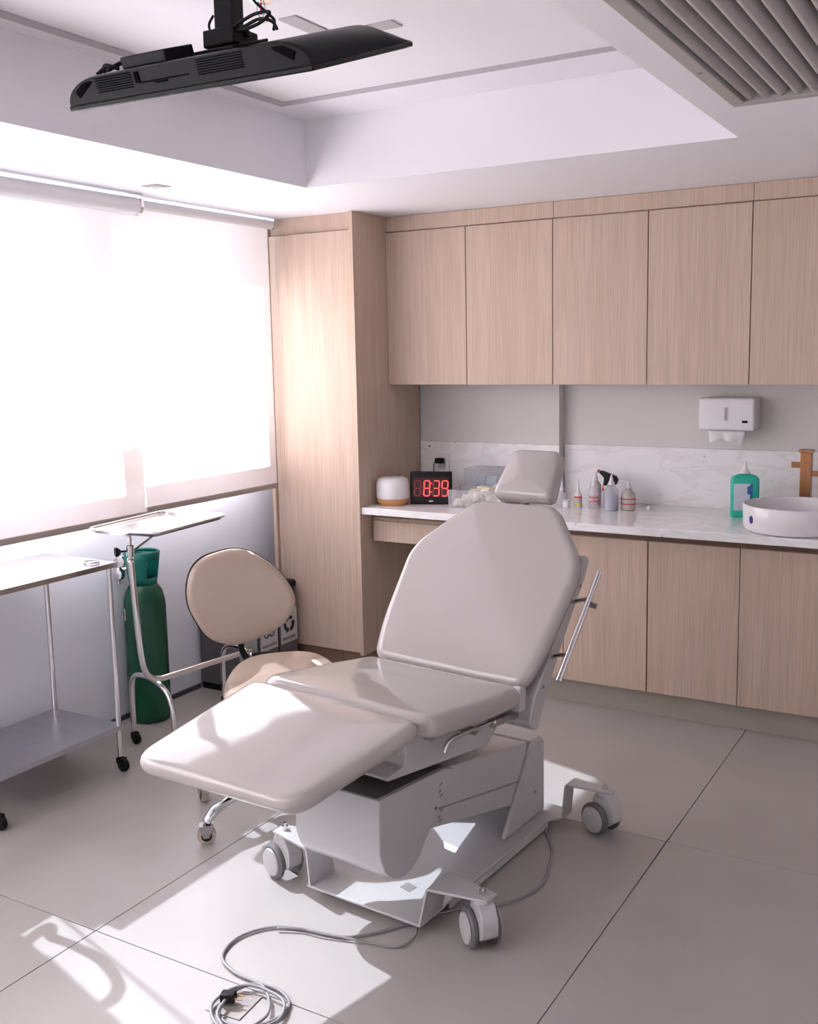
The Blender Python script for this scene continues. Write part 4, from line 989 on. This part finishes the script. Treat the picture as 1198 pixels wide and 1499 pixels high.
# arms and casters
for (sx, sy) in ((-1, -1), (1, -1), (1, 1), (-1, 1)):
    y0, y1 = (-.440, -.325) if sy < 0 else (.385, .455)
    x0 = .222 if (sx, sy) != (1, -1) else .190; th = .007; xt = x0 if x0 == .222 else .206
    bm = new_bm()
    prof = rounded([(x0, .030), (xt+.012, .150), (.395, .150), (.395, .157), (xt+.006, .157), (x0-.008, .030)], [0, .008, .0, .0, .012, 0], 4)
    prism(bm, [(sx*a, z) for a, z in prof], 1, y0, y1)
    # taper towards the stud
    ym = (y0+y1)/2
    for v in bm.verts:
        k = max(0, (abs(v.co.x)-.27)/.125); v.co.y = ym+(v.co.y-ym)*(1-.55*k)
    ar = link('caster_arm', bm, POWDER, t, bevel=.002)
    cx, cy = sx*.365, ym
    bm = new_bm(); cyl(bm, (cx, cy, .158), (cx, cy, .170), .010, seg=6); cyl(bm, (cx, cy, .170), (cx, cy, .180), .005, seg=8); link('stud', bm, CHROME, ar, smooth=30)
    rot = {(-1, -1): 254, (1, -1): 232, (1, 1): 254, (-1, 1): 220}[(sx, sy)]
    mxr = Matrix.Rotation(radians(rot), 4, 'Z'); cc = Vector((cx, cy, 0)) + (mxr @ Vector((0, -.018, 0)))
    hd = new_bm()
    lathe(hd, [(.026, .132), (.030, .136), (.030, .1485), (.020, .1495)], (cx, cy, 0), 20)
    pf = rounded([(-.026, .142), (-.040, .10), (-.030, .050), (.026, .034), (.058, .058), (.060, .105), (.034, .142)], .014, 4)
    b2 = new_bm()
    n0 = len(hd.verts)
    prism(hd, [(y-.002, z) for y, z in pf], 0, -.0245, .0245)
    hd.verts.ensure_lookup_table()
    for v in hd.verts[n0:]: v.co = mxr @ v.co + Vector((cx, cy, 0))
    b2.free()
    link('caster_body', hd, PLASTG if False else POWDER, ar, bevel=.004)
    for q in (-1, 1):
        w = new_bm(); lathe(w, [(.036, q*.025), (.052, q*.0255), (.056, q*.029), (.056, q*.038), (.050, q*.044), (.038, q*.045)], (0, 0, .056), 36, 0)
        for v in w.verts: v.co = mxr @ v.co + cc
        wh = link('wheel', w, RUBBER, ar, smooth=40)
        w = new_bm(); lathe(w, [(0, q*.0452), (.044, q*.0452), (.042, q*.050), (.02, q*.052), (0, q*.052)], (0, 0, .056), 30, 0)
        for v in w.verts: v.co = mxr @ v.co + cc
        link('wheel_cap', w, PLASTG, wh, smooth=40)

# ------------------------------------------------------------------ mains cord on the floor
z = .006
cp = [(2.262, -1.40, .022), (2.285, -1.43, z), (2.345, -1.53, z), (2.384, -1.65, z), (2.405, -1.75, z), (2.385, -1.84, z), (2.345, -1.905, z), (2.290, -1.95, z), (2.22, -2.02, z), (2.16, -2.12, z), (2.10, -2.205, z), (2.04, -2.265, z), (1.97, -2.285, z), (1.90, -2.295, z), (1.82, -2.325, z), (1.772, -2.385, z), (1.762, -2.45, z), (1.79, -2.515, z), (1.86, -2.548, z), (1.94, -2.555, z), (2.02, -2.555, z), (2.075, -2.585, z), (2.085, -2.64, z), (2.05, -2.70, z), (1.98, -2.72, z), (1.925, -2.68, z), (1.925, -2.61, .012), (1.965, -2.57, .016), (2.02, -2.60, .014), (2.06, -2.66, .012), (2.03, -2.73, z), (1.965, -2.735, z), (1.91, -2.69, .012), (1.915, -2.625, .018), (1.95, -2.59, .020), (2.01, -2.585, .02), (2.07, -2.60, .018), (2.095, -2.65, .012), (2.075, -2.70, .012), (2.02, -2.745, .012), (1.955, -2.72, .018), (1.935, -2.665, .022)]
def to_chair(bm):
    Mi = (Matrix.Translation(BC) @ Matrix.Rotation(-TH, 4, 'Z')).inverted()
    for v in bm.verts: v.co = Mi @ v.co
    return bm
chair = bpy.data.objects['examination_chair']
bm = new_bm(); tube(bm, smooth_path(cp, 6), .0042, 8)
tube(bm, smooth_path([(2.12, -2.08, .024), (2.20, -2.16, .010), (2.19, -2.24, z), (2.11, -2.262, z), (2.04, -2.278, .009), (1.96, -2.297, .012), (1.90, -2.303, .012), (1.835, -2.332, .010)], 6), .0036, 8)
t = link('power_cord', to_chair(bm), CORD, chair, smooth=True); t['label'] = 'grey mains cord snaking to a coil on the floor'
pm = Matrix.Translation((1.935, -2.655, .018)) @ Matrix.Rotation(radians(20), 4, 'Z')
bm = new_bm(); box(bm, -.020, .020, -.014, .014, -.008, .016, pm); link('plug', to_chair(bm), BLACK, t, bevel=.005)
for q in (-.008, .008):
    bm = new_bm(); cyl(bm, pm @ Vector((.020, q, .004)), pm @ Vector((.038, q, .004)), .0025, seg=8); link('plug_pin', to_chair(bm), BRASS, t)
# floor box lid
t = thing('floor_box', 'flush metal floor outlet plate under the coiled cord', 'floor outlet', (1.945, -2.645, 0), radians(5))
link('lid', bx(-.052, .052, -.052, .052, .0002, .003), mat('taupe lid', (.36, .31, .29), .4, noise=((.4, .35, .33), 9, 2)), t, bevel=.001)
bm = new_bm(); lathe(bm, [(0, .0032), (.004, .0032), (.004, .004), (0, .004)], (.03, .03, 0), 10); link('screw', bm, STEEL, t)

# ------------------------------------------------------------------ unseen flexible-arm lamp, added out of frame to cast the curved shadow
t = thing('shadow_gooseneck_lamp', 'unseen gooseneck lamp added left of the trolley to cast the curved shadow', 'lamp', (.64, -3.05, 0))
def FS(x, y, h):     # point at height h whose sun shadow falls at floor (x,y)
    return Vector((x-1.0*h-.64, y+.275*h+3.05, h))
bm = new_bm(); lathe(bm, [(.13, .0), (.14, .01), (.13, .03), (.03, .04), (0, .04)], seg=32); link('base', bm, POWDER, t, smooth=40)
bm = new_bm(); cyl(bm, (0, 0, .04), (0, 0, .62), .014, seg=14); link('pole', bm, CHROME, t, smooth=40)
h = .70
pts = [(0, 0, .62), (.0, .03, .67), (-.03, .20, .70), FS(1.225, -2.650, .70), FS(1.28, -2.662, .70), FS(1.36, -2.66, .70), FS(1.50, -2.675, h), FS(1.62, -2.73, h), FS(1.655, -2.79, h), FS(1.63, -2.83, h), FS(1.58, -2.85, .68)]
bm = new_bm(); tube(bm, smooth_path(pts, 8), .017, 12); link('gooseneck', bm, INKG, t, smooth=True)
hd = FS(1.55, -2.90, .67); bm = new_bm(); lathe(bm, [(.012, .05), (.03, .045), (.055, 0), (.052, -.002), (.02, .03), (0, .03)], hd+Vector((0, 0, -.03)), 24); link('lamp_head', bm, PLASTW, t, smooth=40)
